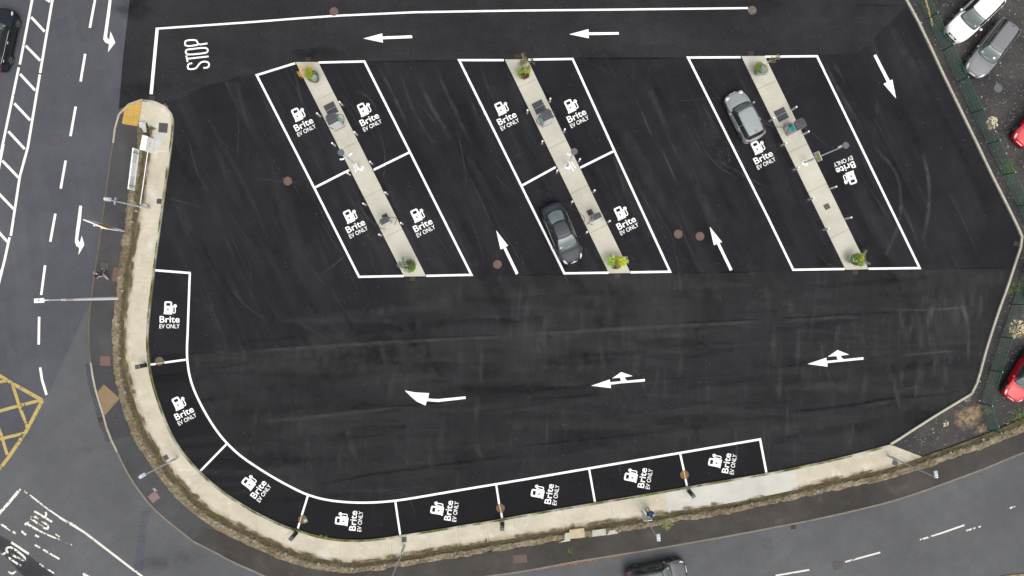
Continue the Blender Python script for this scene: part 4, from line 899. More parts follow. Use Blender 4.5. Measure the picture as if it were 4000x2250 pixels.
for a in [(0, 1, 1060, 1232, 72 * t2, 58 * t2, -.12, m_rustg, 'small brown cover plate under the walking person on the footway', .106), (0, 1, 1175, 1315, 58 * t2, 135 * t2, -.12, m_ru2, 'tall red brown cover plate against the stone wall', .106),
          (0, 2, 1068, 736, 95 * t2, 90 * t2, -.03, m_ru2, 'square red brown cover on the footway above the tan paving', .106), (0, 3, 1556, 655, 88 * t2, 80 * t2, .65, plain('pinkish iron', (0.17, .115, .10), .85, var=.2), 'pinkish cover turned like a diamond, small white cross beside it', .106),
          (2, 3, 80, 1274, 135 * t2, 75 * t2, .07, plain('brown iron plate', (0.085, .06, .05), .85, var=.2), 'wide brown double cover on the lower footway', .11),
          (0, 0, 560, 1410, 105 * t2, 95 * t2, -.03, plain('faded iron plate', (0.062, .056, .060), .85, var=.2), 'faint square cover in the carriageway on the left', .008),
          (3, 3, 700, 1346, 88 * t2, 72 * t2, .14, plain('road iron plate', (0.066, .056, .056), .85, var=.2), 'square iron cover in the lower road beside a worn dash', .010),
          (2, 3, 2570, 1130, 85 * t2, 80 * t2, .14, plain('road tarmac plate', (0.060, .062, .066), .85, var=.2), 'square tarmac filled cover in the lower road', .010),
          (0, 0, 1650, 1290, 84 * t2, 90 * t2, -.08, plain('tarmac filled plate', (0.055, .052, .050), .9, var=.3, scale=9), 'dark square cover at the rounded end of the concrete path', .128),
          (0, 1, 1610, 580, 42 * t2, 44 * t2, -.1, m_plateD, 'small charcoal cover opposite the camera pole on the path', .128), (0, 3, 1677, 257, 42 * t2, 44 * t2, math.radians(30), m_plateD, 'small charcoal cover turned beside the leaning lamp post on the curve', .128),
          (1, 3, 1493, 1080, 42 * t2, 46 * t2, .08, m_plateD, 'small charcoal cover above the lamp post at the lowest bend', .128), (3, 3, 1270, 307, 48 * t2, 46 * t2, -.3, m_plateD, 'small charcoal cover at the pointed end of the concrete path', .128),
          (3, 1, 588, 632, 50 * t2, 50 * t2, a27n, plain('brown tile plate', (0.075, .058, .050), .8, var=.2), 'small brown cover in the right island', .073),
          (1, 1, 1302, 735, 50 * t2, 50 * t2, a27n, plain('dark brown plate', (0.045, .037, .030), .8, var=.2), 'small dark cover half under the left island\'s compact charger', .073),
          (2, 1, 783, 690, 48 * t2, 48 * t2, a27n, plain('red brown tile plate', (0.060, .036, .028), .8, var=.2), 'small red brown cover beside the middle island\'s compact charger', .073)]:
    cover(*a)
hp = [(1, 0, 757, 1098, 'left'), (2, 0, 272, 1078, 'middle'), (3, 0, 130, 1155, 'right')]
for c, r, x, y, nm in hp:
    px, py = T(c, r, x, y); root = empty('cable_chamber_cover', px, py, a27n, .072)
    for k in (0, 1):
        p_ = MB(); yy = -.455 + k * .465; p_.box(-.43, .43, yy, yy + .44, -.005, .012); obj('leaf', p_, m_plateD, root)
    b_ = MB(); b_.box(-.43, .43, -.013, .008, -.005, .015); obj('centre_bar', b_, plain('galvanised bar', (0.4, .4, .4), .5, .3), root)
    for k in (-.25, .22):
        h_ = MB(); h_.cyl(.36, k, .012, .018, .022, n=10); obj('lifting_eye', h_, plain('galvanised bar', (0.4, .4, .4)), root)
    if 0: obj('lifting_eye', h_, plain('galvanised bar', (0.4, .4, .4)), root)
    tag(root, 'charcoal double chamber cover behind the large charger of the %s island' % nm, 'chamber cover', 'double covers by the large chargers')
DR = [(1, 0, 523, 603, 0, 'drain grate at the top of the left island'), (2, 0, 52, 570, 0, 'drain grate at the top of the middle island'), (2, 0, 2405, 542, 0, 'drain grate at the top of the right island'),
      (1, 1, 1577, 1358, 0, 'drain grate below the left island'), (2, 1, 1064, 1328, 0, 'drain grate below the middle island'), (3, 1, 876, 1293, 0, 'drain grate below the right island'),
      (3, 1, 2498, 1005, -.3, 'drain grate in the corner by the gravel yard kerb'), (0, 0, 1530, 986, -.05, 'drain grate between the stop line and the rounded path end'), (0, 2, 1015, 1327, .2, 'drain grate in the road gutter beside the tan paving'),
      (3, 3, 253, 958, .1, 'drain grate in the lower road gutter')]
g0 = None
for c, r, x, y, rz, lab in DR:
    px, py = T(c, r, x, y)
    if g0 is None:
        g0 = empty('drain_grate', px, py)
        f = MB()
        f.box(-.2, .2, .14, .165, 0, .006); f.box(-.2, .2, -.165, -.14, 0, .006); f.box(-.2, -.178, -.14, .14, 0, .006); f.box(.178, .2, -.14, .14, 0, .006); f.box(-.178, .178, -.012, .012, 0, .006)
        obj('frame', f, plain('dark grate bars', (0.055, .036, .030), .85), g0)
        for k in range(7):
            for yy in (-.135, .015):
                pass
        b_ = MB()
        for k in range(8):
            xx = -.155 + k * .044
            b_.box(xx - .009, xx + .009, -.138, -.014, 0, .005); b_.box(xx - .009, xx + .009, .014, .138, 0, .005)
        obj('bars', b_, plain('dark grate bars', (0.055, .036, .030), .85), g0)
        p_ = MB(); p_.box(-.177, .177, -.139, .139, -.01, .001); obj('pit', p_, m_dark, g0); root = g0
    else: root = copy_tree(g0)
    root.location = (px, py, .0215); root.rotation_euler = (0, 0, rz); tag(root, lab, 'drain grate', 'drain grates')
# little white cross on the footway
cr = MB(); line(cr, TL(0, 3, [(1540, 570), (1590, 592)]), .03, .108); line(cr, TL(0, 3, [(1567, 563), (1560, 600)]), .03, .1086)
struct('footway_cross_marking', cr, m_whiteworn)

# tactile paving
def tile_mat(name, col, joint, size):
    g = NG(name)
    k = g.rng(g.noise(g.pos, 1.5, 4), 0.3, 0.7, 0.9, 1.1)
    c = g.mix(1.0, col, k, 'MULTIPLY')
    br = g.n.new('ShaderNodeTexBrick'); br.offset = 0; br.inputs['Scale'].default_value = 1; br.inputs['Mortar Size'].default_value = .008 if joint else 0
    br.inputs['Brick Width'].default_value = size; br.inputs['Row Height'].default_value = size
    br.inputs['Color1'].default_value = (1, 1, 1, 1); br.inputs['Color2'].default_value = (1, 1, 1, 1); br.inputs['Mortar'].default_value = (.55, .5, .4, 1)
    g.l.new(g.mapv(math.radians(7), (1, 1, 1)), br.inputs['Vector'])
    gr = g.rng(g.noise(g.pos, 12, 3, .9), .3, .7, .88, 1.12)
    c = g.mix(1.0, c, br.outputs['Color'], 'MULTIPLY'); c = g.mix(1.0, c, gr, 'MULTIPLY')
    return g.done(c, .9)
tp = MB(); tp.prism(TL(0, 0, [(1443, 1022), (1402, 1275), (1235, 1248), (1262, 1092), (1310, 1056), (1370, 1030)]), .05, .112)
single('tactile_paving', tp, tile_mat('yellow tactile paving', (0.41, 0.265, 0.075), True, .52), 'mustard yellow tactile paving squares at the rounded path end', 'tactile paving')
tp = MB(); tp.prism(TL(0, 2, [(1055, 972), (1213, 1112), (1060, 1283), (990, 1045)]), .05, .112)
single('tactile_paving', tp, tile_mat('tan tactile paving', (0.20, 0.145, 0.085), False, .5), 'tan diamond of paving on the footway against the road kerb', 'tactile paving')

# ------------------------------------------------------------------ bollards
m_bol = plain('white bollard enamel', (0.74, 0.73, 0.70), .45); m_bols = plain('pale grey bollard sleeve', (0.45, 0.44, 0.40), .5)
BO = [[(1, 0, 840, 1025, 'R'), (1, 0, 613, 1140, 'L'), (1, 0, 990, 1328, 'R'), (1, 0, 765, 1440, 'L'), (1, 1, 1145, 178, 'R'), (1, 1, 918, 292, 'L'), (1, 1, 1300, 488, 'R'), (1, 1, 1078, 600, 'L'), (1, 1, 1457, 795, 'R'), (1, 1, 1237, 912, 'L')],
      [(2, 0, 386, 992, 'R'), (2, 0, 157, 1108, 'L'), (2, 0, 532, 1300, 'R'), (2, 0, 307, 1420, 'L'), (2, 1, 685, 152, 'R'), (2, 1, 457, 268, 'L'), (2, 1, 833, 467, 'R'), (2, 1, 608, 580, 'L'), (2, 1, 985, 775, 'R'), (2, 1, 757, 886, 'L')],
      [(3, 0, 287, 1075, 'R'), (3, 0, 60, 1187, 'L'), (3, 0, 410, 1322, 'R'), (3, 0, 183, 1437, 'L'), (3, 1, 308, 238, 'L'), (3, 1, 688, 430, 'R'), (3, 1, 460, 545, 'L'), (3, 1, 840, 740, 'R'), (3, 1, 612, 853, 'L')]]
ordn = ['first', 'second', 'third', 'fourth', 'fifth']
b0 = None
for k, lst in enumerate(BO):
    cnt = {'L': 0, 'R': 0}
    for c, r, x, y, sd in lst:
        px, py = T(c, r, x, y, .97)
        if b0 is None:
            b0 = empty('bollard', px, py)
            a = MB(); a.cyl(0, 0, 0, .90, .066, n=20); obj('post', a, m_bols, b0, smooth=False)
            a = MB(); a.cyl(0, 0, .905, .97, .068, n=20, rings=[(.069, .905), (.069, .955), (.058, .972)]); obj('cap', a, m_bol, b0)
            a = MB(); a.box(-.24, .24, -.24, .24, -.005, .003); f = obj('footing', a, m_foot_sq, b0); f.rotation_euler = (0, 0, a27n)
            root = b0
        else: root = copy_tree(b0)
        root.location = (px, py, .024)
        tag(root, 'white bollard on the %s side of the %s island, %s from the top' % ('left' if sd == 'L' else 'right', ISN[k], ordn[cnt[sd]]), 'bollard', 'white bollards beside the charging islands'); cnt[sd] += 1

# ------------------------------------------------------------------ small tubes in the wall
st0 = None
PT = [(0, 1, 1362, 673), (0, 1, 1318, 785), (0, 2, 1220, 30), (0, 2, 1180, 368), (0, 2, 1195, 712), (0, 2, 1250, 1055), (0, 3, 1505, 243), (0, 3, 1710, 523), (0, 3, 1955, 765), (0, 3, 2240, 955), (0, 3, 2555, 1103), (1, 3, 295, 1235), (1, 3, 625, 1333), (1, 3, 963, 1385), (1, 3, 1297, 1347), (1, 3, 1627, 1297), (1, 3, 1972, 1240), (1, 3, 2308, 1187), (2, 3, 2420, 728), (3, 3, 507, 603), (3, 3, 1187, 436), (3, 3, 1845, 215), (3, 3, 2175, 82)]
for i, (c, r, x, y) in enumerate(PT):
    px, py = T(c, r, x, y, .4)
    if st0 is None:
        n = 12; a = MB(); ro, ri = .075, .045
        vs = [(ro * math.cos(2 * math.pi * q / n), ro * math.sin(2 * math.pi * q / n), z) for z in (0, .16) for q in range(n)] + [(ri * math.cos(2 * math.pi * q / n), ri * math.sin(2 * math.pi * q / n), z) for z in (.16, .02) for q in range(n)]
        a.add(vs, [(kk * n + q, kk * n + (q + 1) % n, (kk + 1) * n + (q + 1) % n, (kk + 1) * n + q) for kk in range(3) for q in range(n)])
        st0 = empty('post_socket', px, py); obj('collar', a, plain('pale pipe collar', (0.36, .36, .34), .7), st0)
        b_ = MB(); b_.cyl(0, 0, .0, .10, .044, n=12); obj('hole', b_, m_dark, st0); root = st0
    else: root = copy_tree(st0)
    root.location = (px, py, .19); tag(root, 'cut off pipe socket with a dark hole set in the stone wall', 'post socket', 'pipe sockets along the stone wall')

# ------------------------------------------------------------------ chargers
m_lg = plain('light grey charger cabinet', (0.50, 0.51, 0.53), .5, var=.04); m_cap = plain('charcoal charger roof', (0.046, 0.047, 0.053), .75, var=.25, scale=2.5)
m_teal = plain('teal screen panel', (0.02, 0.62, 0.56), .5); m_blk = plain('black rubber cable', (0.012, 0.012, 0.013), .6); m_dgr = plain('dark grey plinth', (0.09, .09, .095), .7)
m_blk2 = plain('grey rubber cable', (0.03, 0.03, 0.032), .55)
def arc(p0, p1, bulge, n=14, sag=None):
    p0 = Vector(p0); p1 = Vector(p1); b = Vector(bulge)
    return [p0 * (1 - t) ** 2 + (p0 + p1) * .5 * 2 * t * (1 - t) + b * 4 * t * (1 - t) * .5 * 2 * .5 + p1 * t ** 2 for t in [i / n for i in range(n + 1)]]
def big_charger(x, y, label, h=1.95, wd=.78, dp=.70, flip=False, capoff=(0, 0)):
    root = empty('large_charger', x, y, a27n, .07)
    a = MB(); a.box(-wd / 2, wd / 2, -dp / 2, dp / 2, 0, .1); obj('plinth', a, m_dgr, root)
    a = MB(); a.box(-wd / 2 + .01, wd / 2 - .01, -dp / 2 + .01, dp / 2 - .01, .1, h - .07, .03); obj('cabinet', a, m_lg, root)
    c = .15; w2 = wd / 2 + .01; d2 = dp / 2 + .01
    pts = [(-w2, -d2), (w2, -d2), (w2, d2 - c), (w2 - c * .9, d2 + .02), (-w2 + c * .9, d2 + .02), (-w2, d2 - c)]
    a = MB(); a.prism(pts, h - .065, h); pin = [(px * .96, py * .96) for px, py in pts]; a.prism(pin, h + .0005, h + .02); obj('roof', a, m_cap, root)
    for k in (-.18, .12):
        a = MB(); a.box(-w2 * .9, w2 * .9, k, k + .015, h + .02, h + .024); obj('roof_seam', a, m_dgr, root)
    for s_ in (-1, 1):
        a = MB(); xx = s_ * (wd / 2 - .009)
        a.box(min(xx, xx + s_ * .02), max(xx, xx + s_ * .02), -.20, .20, h - .85, h - .25); obj('screen_panel', a, m_teal, root)
        a = MB(); a.box(min(xx, xx + s_ * .05), max(xx, xx + s_ * .05), .22, .30, h - .95, h - .5); obj('connector_holster', a, m_blk, root)
        a = MB(); pts3 = [(xx, .25, h - .5)] + [(xx + s_ * (.06 + .34 * math.sin(math.pi * t)), .22 - .42 * t, h - .5 + .12 * math.sin(math.pi * t * 1.3) - 1.0 * t * t) for t in [i / 12 for i in range(13)]]
        a.tube(pts3, .021, 7); obj('cable', a, m_blk, root, smooth=True)
    for k in (-.24, .24):
        a = MB(); a.cyl(k, -dp / 2 + .005, h - 1.32, h - 1.26, .03, n=10); obj('lock', a, m_dgr, root)
    a = MB(); a.box(-.3, .3, -dp / 2 - .012, -dp / 2 + .005, .25, h - .3); obj('service_door', a, m_lg, root)
    return tag(root, label, 'car charger', 'large free standing car chargers')
def gpos(px_, py_): return P(px_, py_, .07)
# base centres from the photo (base corner plus half the footprint)
ux, uy = math.cos(a27n), math.sin(a27n)     # across the island, towards the right bays
vx, vy = -uy, ux                            # along the island, upwards
def frombasecorner(fx, fy, wd, dp, side):   # mid of the lower front base edge -> centre
    x, y = P(fx, fy); return x + vx * dp / 2, y + vy * dp / 2
x, y = frombasecorner(1220 + 1065 / 9.66, 380 + 1200 / 9.66, .78, .7, 0); big_charger(x, y, 'large grey charger with teal side panel on the left island')
x, y = frombasecorner(2050 + 850 / 9.66, 370 + 1165 / 9.66, .78, .7, 0); big_charger(x, y, 'large grey charger with looped cable on the middle island')
x, y = P(2980 + 1120 / 10.35, 400 + 1170 / 10.35); c3 = big_charger(x - ux * .05 + vx * .12, y - uy * .05 + vy * .12, 'large charger with teal panel leaning outward beside the silver hatchback')
def small_charger(x, y, label, wd=.56, dp=.40, h=1.85):
    root = empty('compact_charger', x, y, a27n, .07)
    a = MB(); a.box(-wd / 2, wd / 2, -dp / 2, dp / 2, 0, h - .07, .03); obj('cabinet', a, m_lg, root)
    a = MB(); c = .09; w2 = wd / 2 + .015; d2 = dp / 2 + .02
    a.prism([(-w2, -d2), (w2, -d2), (w2, d2 - c), (w2 - c, d2), (-w2 + c, d2), (-w2, d2 - c)], h - .068, h); obj('roof', a, m_cap, root)
    a = MB(); a.box(-.2, .2, dp / 2 - .005, dp / 2 + .012, h - .5, h - .2); obj('screen_panel', a, m_teal, root)
    for s_ in (-1, 1):
        a = MB(); xx = s_ * wd / 2; a.box(min(xx, xx + s_ * .09), max(xx, xx + s_ * .09), .02, .16, h - .75, h - .45); obj('connector_holster', a, m_dgr, root)
        a = MB(); pts3 = [(xx + s_ * .06, .1, h - .45)] + [(xx + s_ * (.08 + .42 * math.sin(math.pi * t) * (1 if s_ > 0 else .7)), .12 - .5 * t, h - .45 + .1 * math.sin(math.pi * min(1, t * 1.5)) - 1.0 * t) for t in [i / 12 for i in range(13)]]
        a.tube(pts3, .02, 7); obj('cable', a, m_blk, root, smooth=True)
    return tag(root, label, 'car charger', 'compact car chargers')
x, y = frombasecorner(1440 + 1200 / 14.49, 810 + 1020 / 14.49, .56, .4, 0); small_charger(x, y, 'compact charger with a charcoal top on the left island')
x, y = P(2270 + 700 / 13.17, 790 + 900 / 13.17); small_charger(x - .0 + vx * .1, y + vy * .1, 'compact charger cabled to the dark saloon on the middle island')
# pedestal chargers on the path
def pedestal(base, top, label):
    bx, by2 = P(*base); tx, ty = P(*top)
    root = empty('pedestal_charger', bx, by2, 0, .125)
    d = Vector((bx - tx, by2 - ty, 0)).normalized(); root.rotation_euler = (0, 0, math.atan2(d.y, d.x))   # +x faces the bays
    h = 1.32
    a = MB(); a.box(-.11, .11, -.155, .155, 0, h - .05, .012); obj('body', a, plain('black charger body', (0.012, .012, .013), .35), root)
    a = MB(); a.box(-.115, .13, -.16, .16, h - .048, h, .03); obj('hood', a, plain('slate charger hood', (0.055, .060, .070), .5), root)
    a = MB(); a.box(.111, .116, -.10, .10, h - .30, h - .13); obj('label_plate', a, plain('pale screen label', (0.42, .45, .46), .3), root)
    return tag(root, label, 'car charger', 'black pedestal chargers on the concrete path')
pedestal((500 + 935 / 12.88, 1390 + 460 / 12.88), (500 + 370 / 12.88, 1390 + 590 / 12.88), 'black pedestal charger beside the square bay on the left')
pedestal(((1000 + 408 / 2.576), (1686 + 1015 / 2.576)), ((1000 + 355 / 2.576), (1686 + 1085 / 2.576)), 'black pedestal charger at the lower left of the curve')
pedestal(((1000 + 2480 / 2.576), (1686 + 918 / 2.576)), ((1000 + 2482 / 2.576), (1686 + 985 / 2.576)), 'black pedestal charger beside the brown manhole divider, left of the person')
pedestal(((2000 + 1778 / 2.576), (1686 + 595 / 2.576)), ((2000 + 1820 / 2.576), (1686 + 655 / 2.576)), 'black pedestal charger right of the person in the blue jacket')

# ------------------------------------------------------------------ lamp posts on the islands
m_galv = plain('galvanised steel', (0.50, 0.54, 0.57), .5, .1, var=.08); m_galvl = plain('light galvanised steel', (0.55, .57, .57), .5, .1, var=.06)
m_disc = plain('blue grey lamp disc', (0.080, 0.088, 0.108), .6, var=.15, scale=5); m_wh = plain('white enamel', (0.78, .78, .76), .4)
def island_lamp(base, h, label, cams, sign=False):
    x, y = P(*base); root = empty('lamp_post', x, y, 0, .07)
    a = MB(); a.box(-.215, .215, -.19, .19, 0, .03); p = obj('base_plate', a, m_wh, root); p.rotation_euler = (0, 0, math.radians(-18))
    for bx in (-.17, .17):
        for by3 in (-.145, .145):
            a = MB(); a.cyl(bx, by3, .03, .055, .018, n=8); q = obj('bolt', a, m_galv, root); q.rotation_euler = (0, 0, math.radians(-18))
    a = MB(); a.cyl(0, 0, .03, h, .075, n=16, rings=[(.08, .03), (.08, 1.5), (.05, 1.56), (.042, h - .1), (.06, h - .1), (.06, h - .06)]); obj('pole', a, m_galv, root)
    a = MB()
    for k in range(4):
        a = MB(); an = math.radians(45 + 90 * k - 18); a.prism([(.07 * math.cos(an) - .008 * math.sin(an), .07 * math.sin(an) + .008 * math.cos(an)), (.17 * math.cos(an) - .008 * math.sin(an), .17 * math.sin(an) + .008 * math.cos(an)), (.17 * math.cos(an) + .008 * math.sin(an), .17 * math.sin(an) - .008 * math.cos(an)), (.07 * math.cos(an) + .008 * math.sin(an), .07 * math.sin(an) - .008 * math.cos(an))], .03, .13); obj('gusset', a, m_galv, root)
    a = MB(); a.cyl(0, 0, h - .06, h + .05, .22, n=36, rings=[(.16, h - .06), (.225, h - .01), (.23, h + .02), (.215, h + .05)]); obj('lamp_disc', a, m_disc, root)
    a = MB(); a.box(.06, .09, -.05, .05, .4, 1.2); obj('service_hatch', a, m_galvl, root)
    for cx, cy, cz, ln_, an in cams:
        a = MB(); a.cyl(0, 0, 0, ln_, .05, n=14, rings=[(.045, 0), (.06, .03), (.06, ln_ - .03), (.04, ln_)]); q = obj('camera', a, m_wh, root, smooth=False)
        q.location = (cx, cy, cz); q.rotation_euler = (0, math.radians(80), an)
        b_ = MB(); b_.tube([(0, 0, cz), (cx, cy, cz)], .02, 8); obj('camera_bracket', b_, m_galv, root)
    if sign:
        sg = MB(); sg.box(-.36, .36, -.012, .012, 0, .80); q = obj('sign_board', sg, m_wh, root); q.location = (-.09, .0, 2.0); q.rotation_euler = (0, 0, math.radians(113))
        yl = plain('sign yellow', (0.62, .55, .10), .5); cr_ = plain('sign cream', (0.62, .58, .32), .5); dk = plain('sign ink', (0.10, .10, .03), .5)
        f = MB(); f.box(-.31, .31, .013, .016, .22, .76); obj('notice_panel', f, cr_, q)
        f = MB(); f.box(-.31, .02, .0165, .019, .06, .30); obj('notice_band', f, yl, q)
        f = MB(); f.box(-.27, -.02, .0195, .021, .13, .18)
        for k in range(6): f.box(-.27, .27 - .05 * (k % 3), .0165, .018, .36 + k * .06, .375 + k * .06)
        obj('notice_lettering', f, dk, q)
        f = MB()
        for cx2 in (.2,): f.add([(cx2 + .06 * math.cos(t) , .0195, .14 + .06 * math.sin(t)) for t in [2 * math.pi * i / 14 for i in range(14)]], [tuple(range(14))])
        obj('notice_symbol', f, dk, q)
    return tag(root, label, 'lamp post', 'round headed lamp posts on the islands')
island_lamp((1409.5, 657), 5.95, 'round headed lamp post with two white cameras on the left island', [(-.2, -.12, 4.35, .3, math.radians(190)), (.12, .12, 4.25, .3, math.radians(40)), (.1, -.05, 2.2, .5, math.radians(-60)), (-.1, -.08, 1.8, .55, math.radians(-70))])
island_lamp((2216.5, 651), 5.75, 'round headed lamp post with clustered white brackets on the middle island', [(.13, .1, 4.6, .26, math.radians(60)), (-.1, .03, 4.1, .32, math.radians(150)), (-.12, -.05, 2.4, .8, math.radians(-65)), (.1, -.05, 2.2, .55, math.radians(-60))])
island_lamp((3143.4, 636), 6.35, 'round headed lamp post carrying a yellow notice on the right island', [(-.02, .06, 5.3, .34, math.radians(25)), (.1, .08, 5.55, .2, math.radians(30))], sign=True)

# lamp posts along the path: flat head pointing at the car park
def path_lamp(base, hdeg, label, h=5.75, extra=None, z0=.125):
    x, y = P(*base); root = empty('lamp_post', x, y, math.radians(hdeg), z0)
    a = MB(); a.cyl(0, 0, 0, h, .1, n=16, rings=[(.085, 0), (.085, 1.25), (.052, 1.35), (.036, h)]); obj('pole', a, m_galv, root)
    a = MB(); a.box(.078, .1, -.05, .05, .45, 1.1); obj('service_hatch', a, m_galvl, root)
    a = MB(); a.cyl(0, 0, 1.3, 1.38, .075, n=14); obj('collar', a, m_galvl, root)
    a = MB(); a.box(-.05, .46, -.13, .13, h, h + .075, .02); obj('lamp_head', a, m_galvl if False else plain('silver lamp head', (0.29, .32, .345), .55, .05), root)
    a = MB(); a.box(.12, .2, -.09, .09, h + .075, h + .095); obj('cooling_fin', a, m_galv, root)
    a = MB(); a.cyl(.02, 0, h + .07, h + .15, .05, n=14, rings=[(.05, h + .07), (.05, h + .12), (.03, h + .15)]); obj('light_sensor', a, m_wh, root)
    if extra == 'cams':
        for s_ in (-1, 1):
            a = MB(); a.box(-.05, .05, min(0, s_ * .26), max(0, s_ * .26), 4.55, 4.66, .01); q = obj('camera', a, plain('grey camera housing', (0.27, .27, .28), .5), root); q.rotation_euler = (0, 0, s_ * -.25)
        a = MB(); a.tube([(0.05, 0, 1.5), (.02, .28, 1.2), (.0, .34, .8), (.0, .28, .3), (.02, .06, .1)], .022, 7); obj('cable', a, m_blk, root, smooth=True)
    if extra == 'sign':
        a = MB(); a.box(-.33, .33, -.012, .012, 0, .62); q = obj('sign_board', a, m_wh, root); q.location = (.075, -.026, 1.45); q.rotation_euler = (0, 0, math.radians(6 - hdeg))
        f = MB(); f.box(-.02, .29, .013, .016, .36, .54); obj('notice_band', f, plain('sign yellow', (0.62, .55, .10)), q)
        f = MB(); f.box(-.29, .29, .013, .015, .06, .32); obj('notice_panel', f, plain('sign cream', (0.62, .58, .32)), q)
        f = MB()
        for k in (-.13, -.25): f.box(k - .025, k + .025, .0165, .018, .42, .50)
        f.box(.04, .24, .0165, .018, .42, .46); obj('notice_lettering', f, plain('sign ink', (0.10, .10, .03)), q)
    return tag(root, label, 'lamp post', 'flat headed lamp posts along the path')
path_lamp((588, 816), -8, 'flat headed lamp post with twin cameras beside the white cabinet', extra='cams')
path_lamp((697.5, 1787), 30, 'flat headed lamp post on the curve below the square bay', h=5.3)
path_lamp((1581.5, 2132), 185, 'flat headed lamp post at the lowest bend, head beyond the picture', h=5.75)
path_lamp((2508.5, 2000), 95, 'flat headed lamp post with a yellow notice behind the blue jacket', extra='sign')
path_lamp((3467, 1780), 97, 'flat headed lamp post at the pointed end of the path', h=5.85)
# tall street light
x, y = P(466, 1165); root = empty('street_light', x, y, math.radians(183), .3)
a = MB(); a.cyl(0, 0, 0, 7.7, .15, n=18, rings=[(.115, 0), (.11, 2.4), (.075, 5.6), (.065, 6.4), (.04, 6.45), (.035, 7.75)]); obj('pole', a, plain('pale painted steel', (0.68, .73, .77), .5, .1, var=.06), root)
a = MB(); a.cyl(0, 0, 5.3, 6.1, .1, n=18, rings=[(.09, 5.3), (.082, 6.1)]); obj('rust_band', a, plain('rust stain', (0.50, .38, .31), .8), root)
a = MB(); a.tube([(0, 0, 7.7), (.12, 0, 7.85), (.3, 0, 7.9)], .04, 8); obj('arm', a, plain('pale painted steel', (0.50, .56, .60)), root)
a = MB(); a.box(.15, .78, -.15, .15, 7.85, 7.97, .03); obj('lamp_head', a, m_wh, root)
a = MB(); a.cyl(.42, 0, 7.97, 8.05, .045, n=12); obj('light_sensor', a, plain('grey camera housing', (0.27, .27, .28)), root)
tag(root, 'tall tapering street light with a white head reaching over the road', 'street light')

# road sign beside the footway
bx, by_ = T(0, 1, 1240, 868); root = empty('road_sign', bx, by_, math.atan2(-.37, .93), .1)
for k, hh in ((0, 3.35), (.38, 3.05)):
    a = MB(); a.cyl(k - .1, 0, 0, hh, .05, n=14); obj('post', a, plain('pale sign post', (0.48, .54, .58), .5), root)
    a = MB(); a.cyl(k - .1, 0, hh, hh + .05, .06, n=12); obj('post_cap', a, m_wh, root)
a = MB(); a.box(-1.05, .75, .055, .12, 1.9, 3.3); obj('sign_board', a, m_wh, root)
a = MB(); a.box(-.35, .68, .121, .128, 1.98, 3.22); obj('sign_face', a, plain('amber sign face', (0.62, .30, .03), .5), root)
a = MB(); a.box(-.1, .5, .129, .133, 2.4, 2.55); a.box(-.1, .3, .129, .133, 2.75, 2.85); obj('sign_lettering', a, plain('dark sign letters', (0.10, .05, .02), .6), root)
tag(root, 'narrow white and amber road sign on two pale posts by the footway', 'road sign')

# white advertising board
p0 = T(0, 1, 0, 0)
def zz2(x, y, z): return P(460 + x / 6.587, 540 + y / 6.587, z)
Bt = zz2(400, 245, 1.12); Bb = zz2(270, 1310, 1.12)
mid = ((Bt[0] + Bb[0]) / 2, (Bt[1] + Bb[1]) / 2); Lb = math.dist(Bt, Bb); an = math.atan2(Bt[1] - Bb[1], Bt[0] - Bb[0])
root = empty('notice_board', mid[0], mid[1], an, .1)         # local x runs along the board, -y faces the car park
a = MB(); a.box(-Lb / 2, Lb / 2, 0, .05, .22, 1.02); obj('board', a, plain('pale grey board', (0.50, .52, .52), .6), root)
a = MB()
for q in [(-Lb / 2, Lb / 2, .94, 1.03), (-Lb / 2, Lb / 2, .21, .31)]: a.box(q[0], q[1], -.03, .055 if q[3] > 1 else 0, q[2], q[3])
for q in (-Lb / 2, Lb / 2 - .09): a.box(q, q + .09, -.03, 0, .312, .938)
obj('frame', a, m_wh, root)
for k in (Lb / 2 - .32, -Lb / 2 + .28):
    a = MB(); a.box(k - .03, k + .03, -.075, -.032, 0, .99); obj('post', a, plain('grey square post', (0.22, .23, .22), .6), root)
    a = MB(); a.box(k - .035, k + .035, -.08, -.028, .99, 1.035); obj('post_cap', a, m_blk, root)
a = MB(); a.box(-.52, .46, -.012, 0, .40, .86); obj('nameplate', a, m_wh, root)
a = MB(); rr = random.Random(3)
for row, hh in ((.70, .05), (.56, .045)):
    xx = -.44
    while xx < .36:
        w_ = rr.uniform(.03, .09); a.box(xx, xx + w_, -.015, -.0125, row, row + hh); xx += w_ + .02
obj('lettering', a, plain('pale blue ink', (0.22, .28, .48), .6), root)
tag(root, 'long white framed board with small blue lettering on two posts', 'notice board')

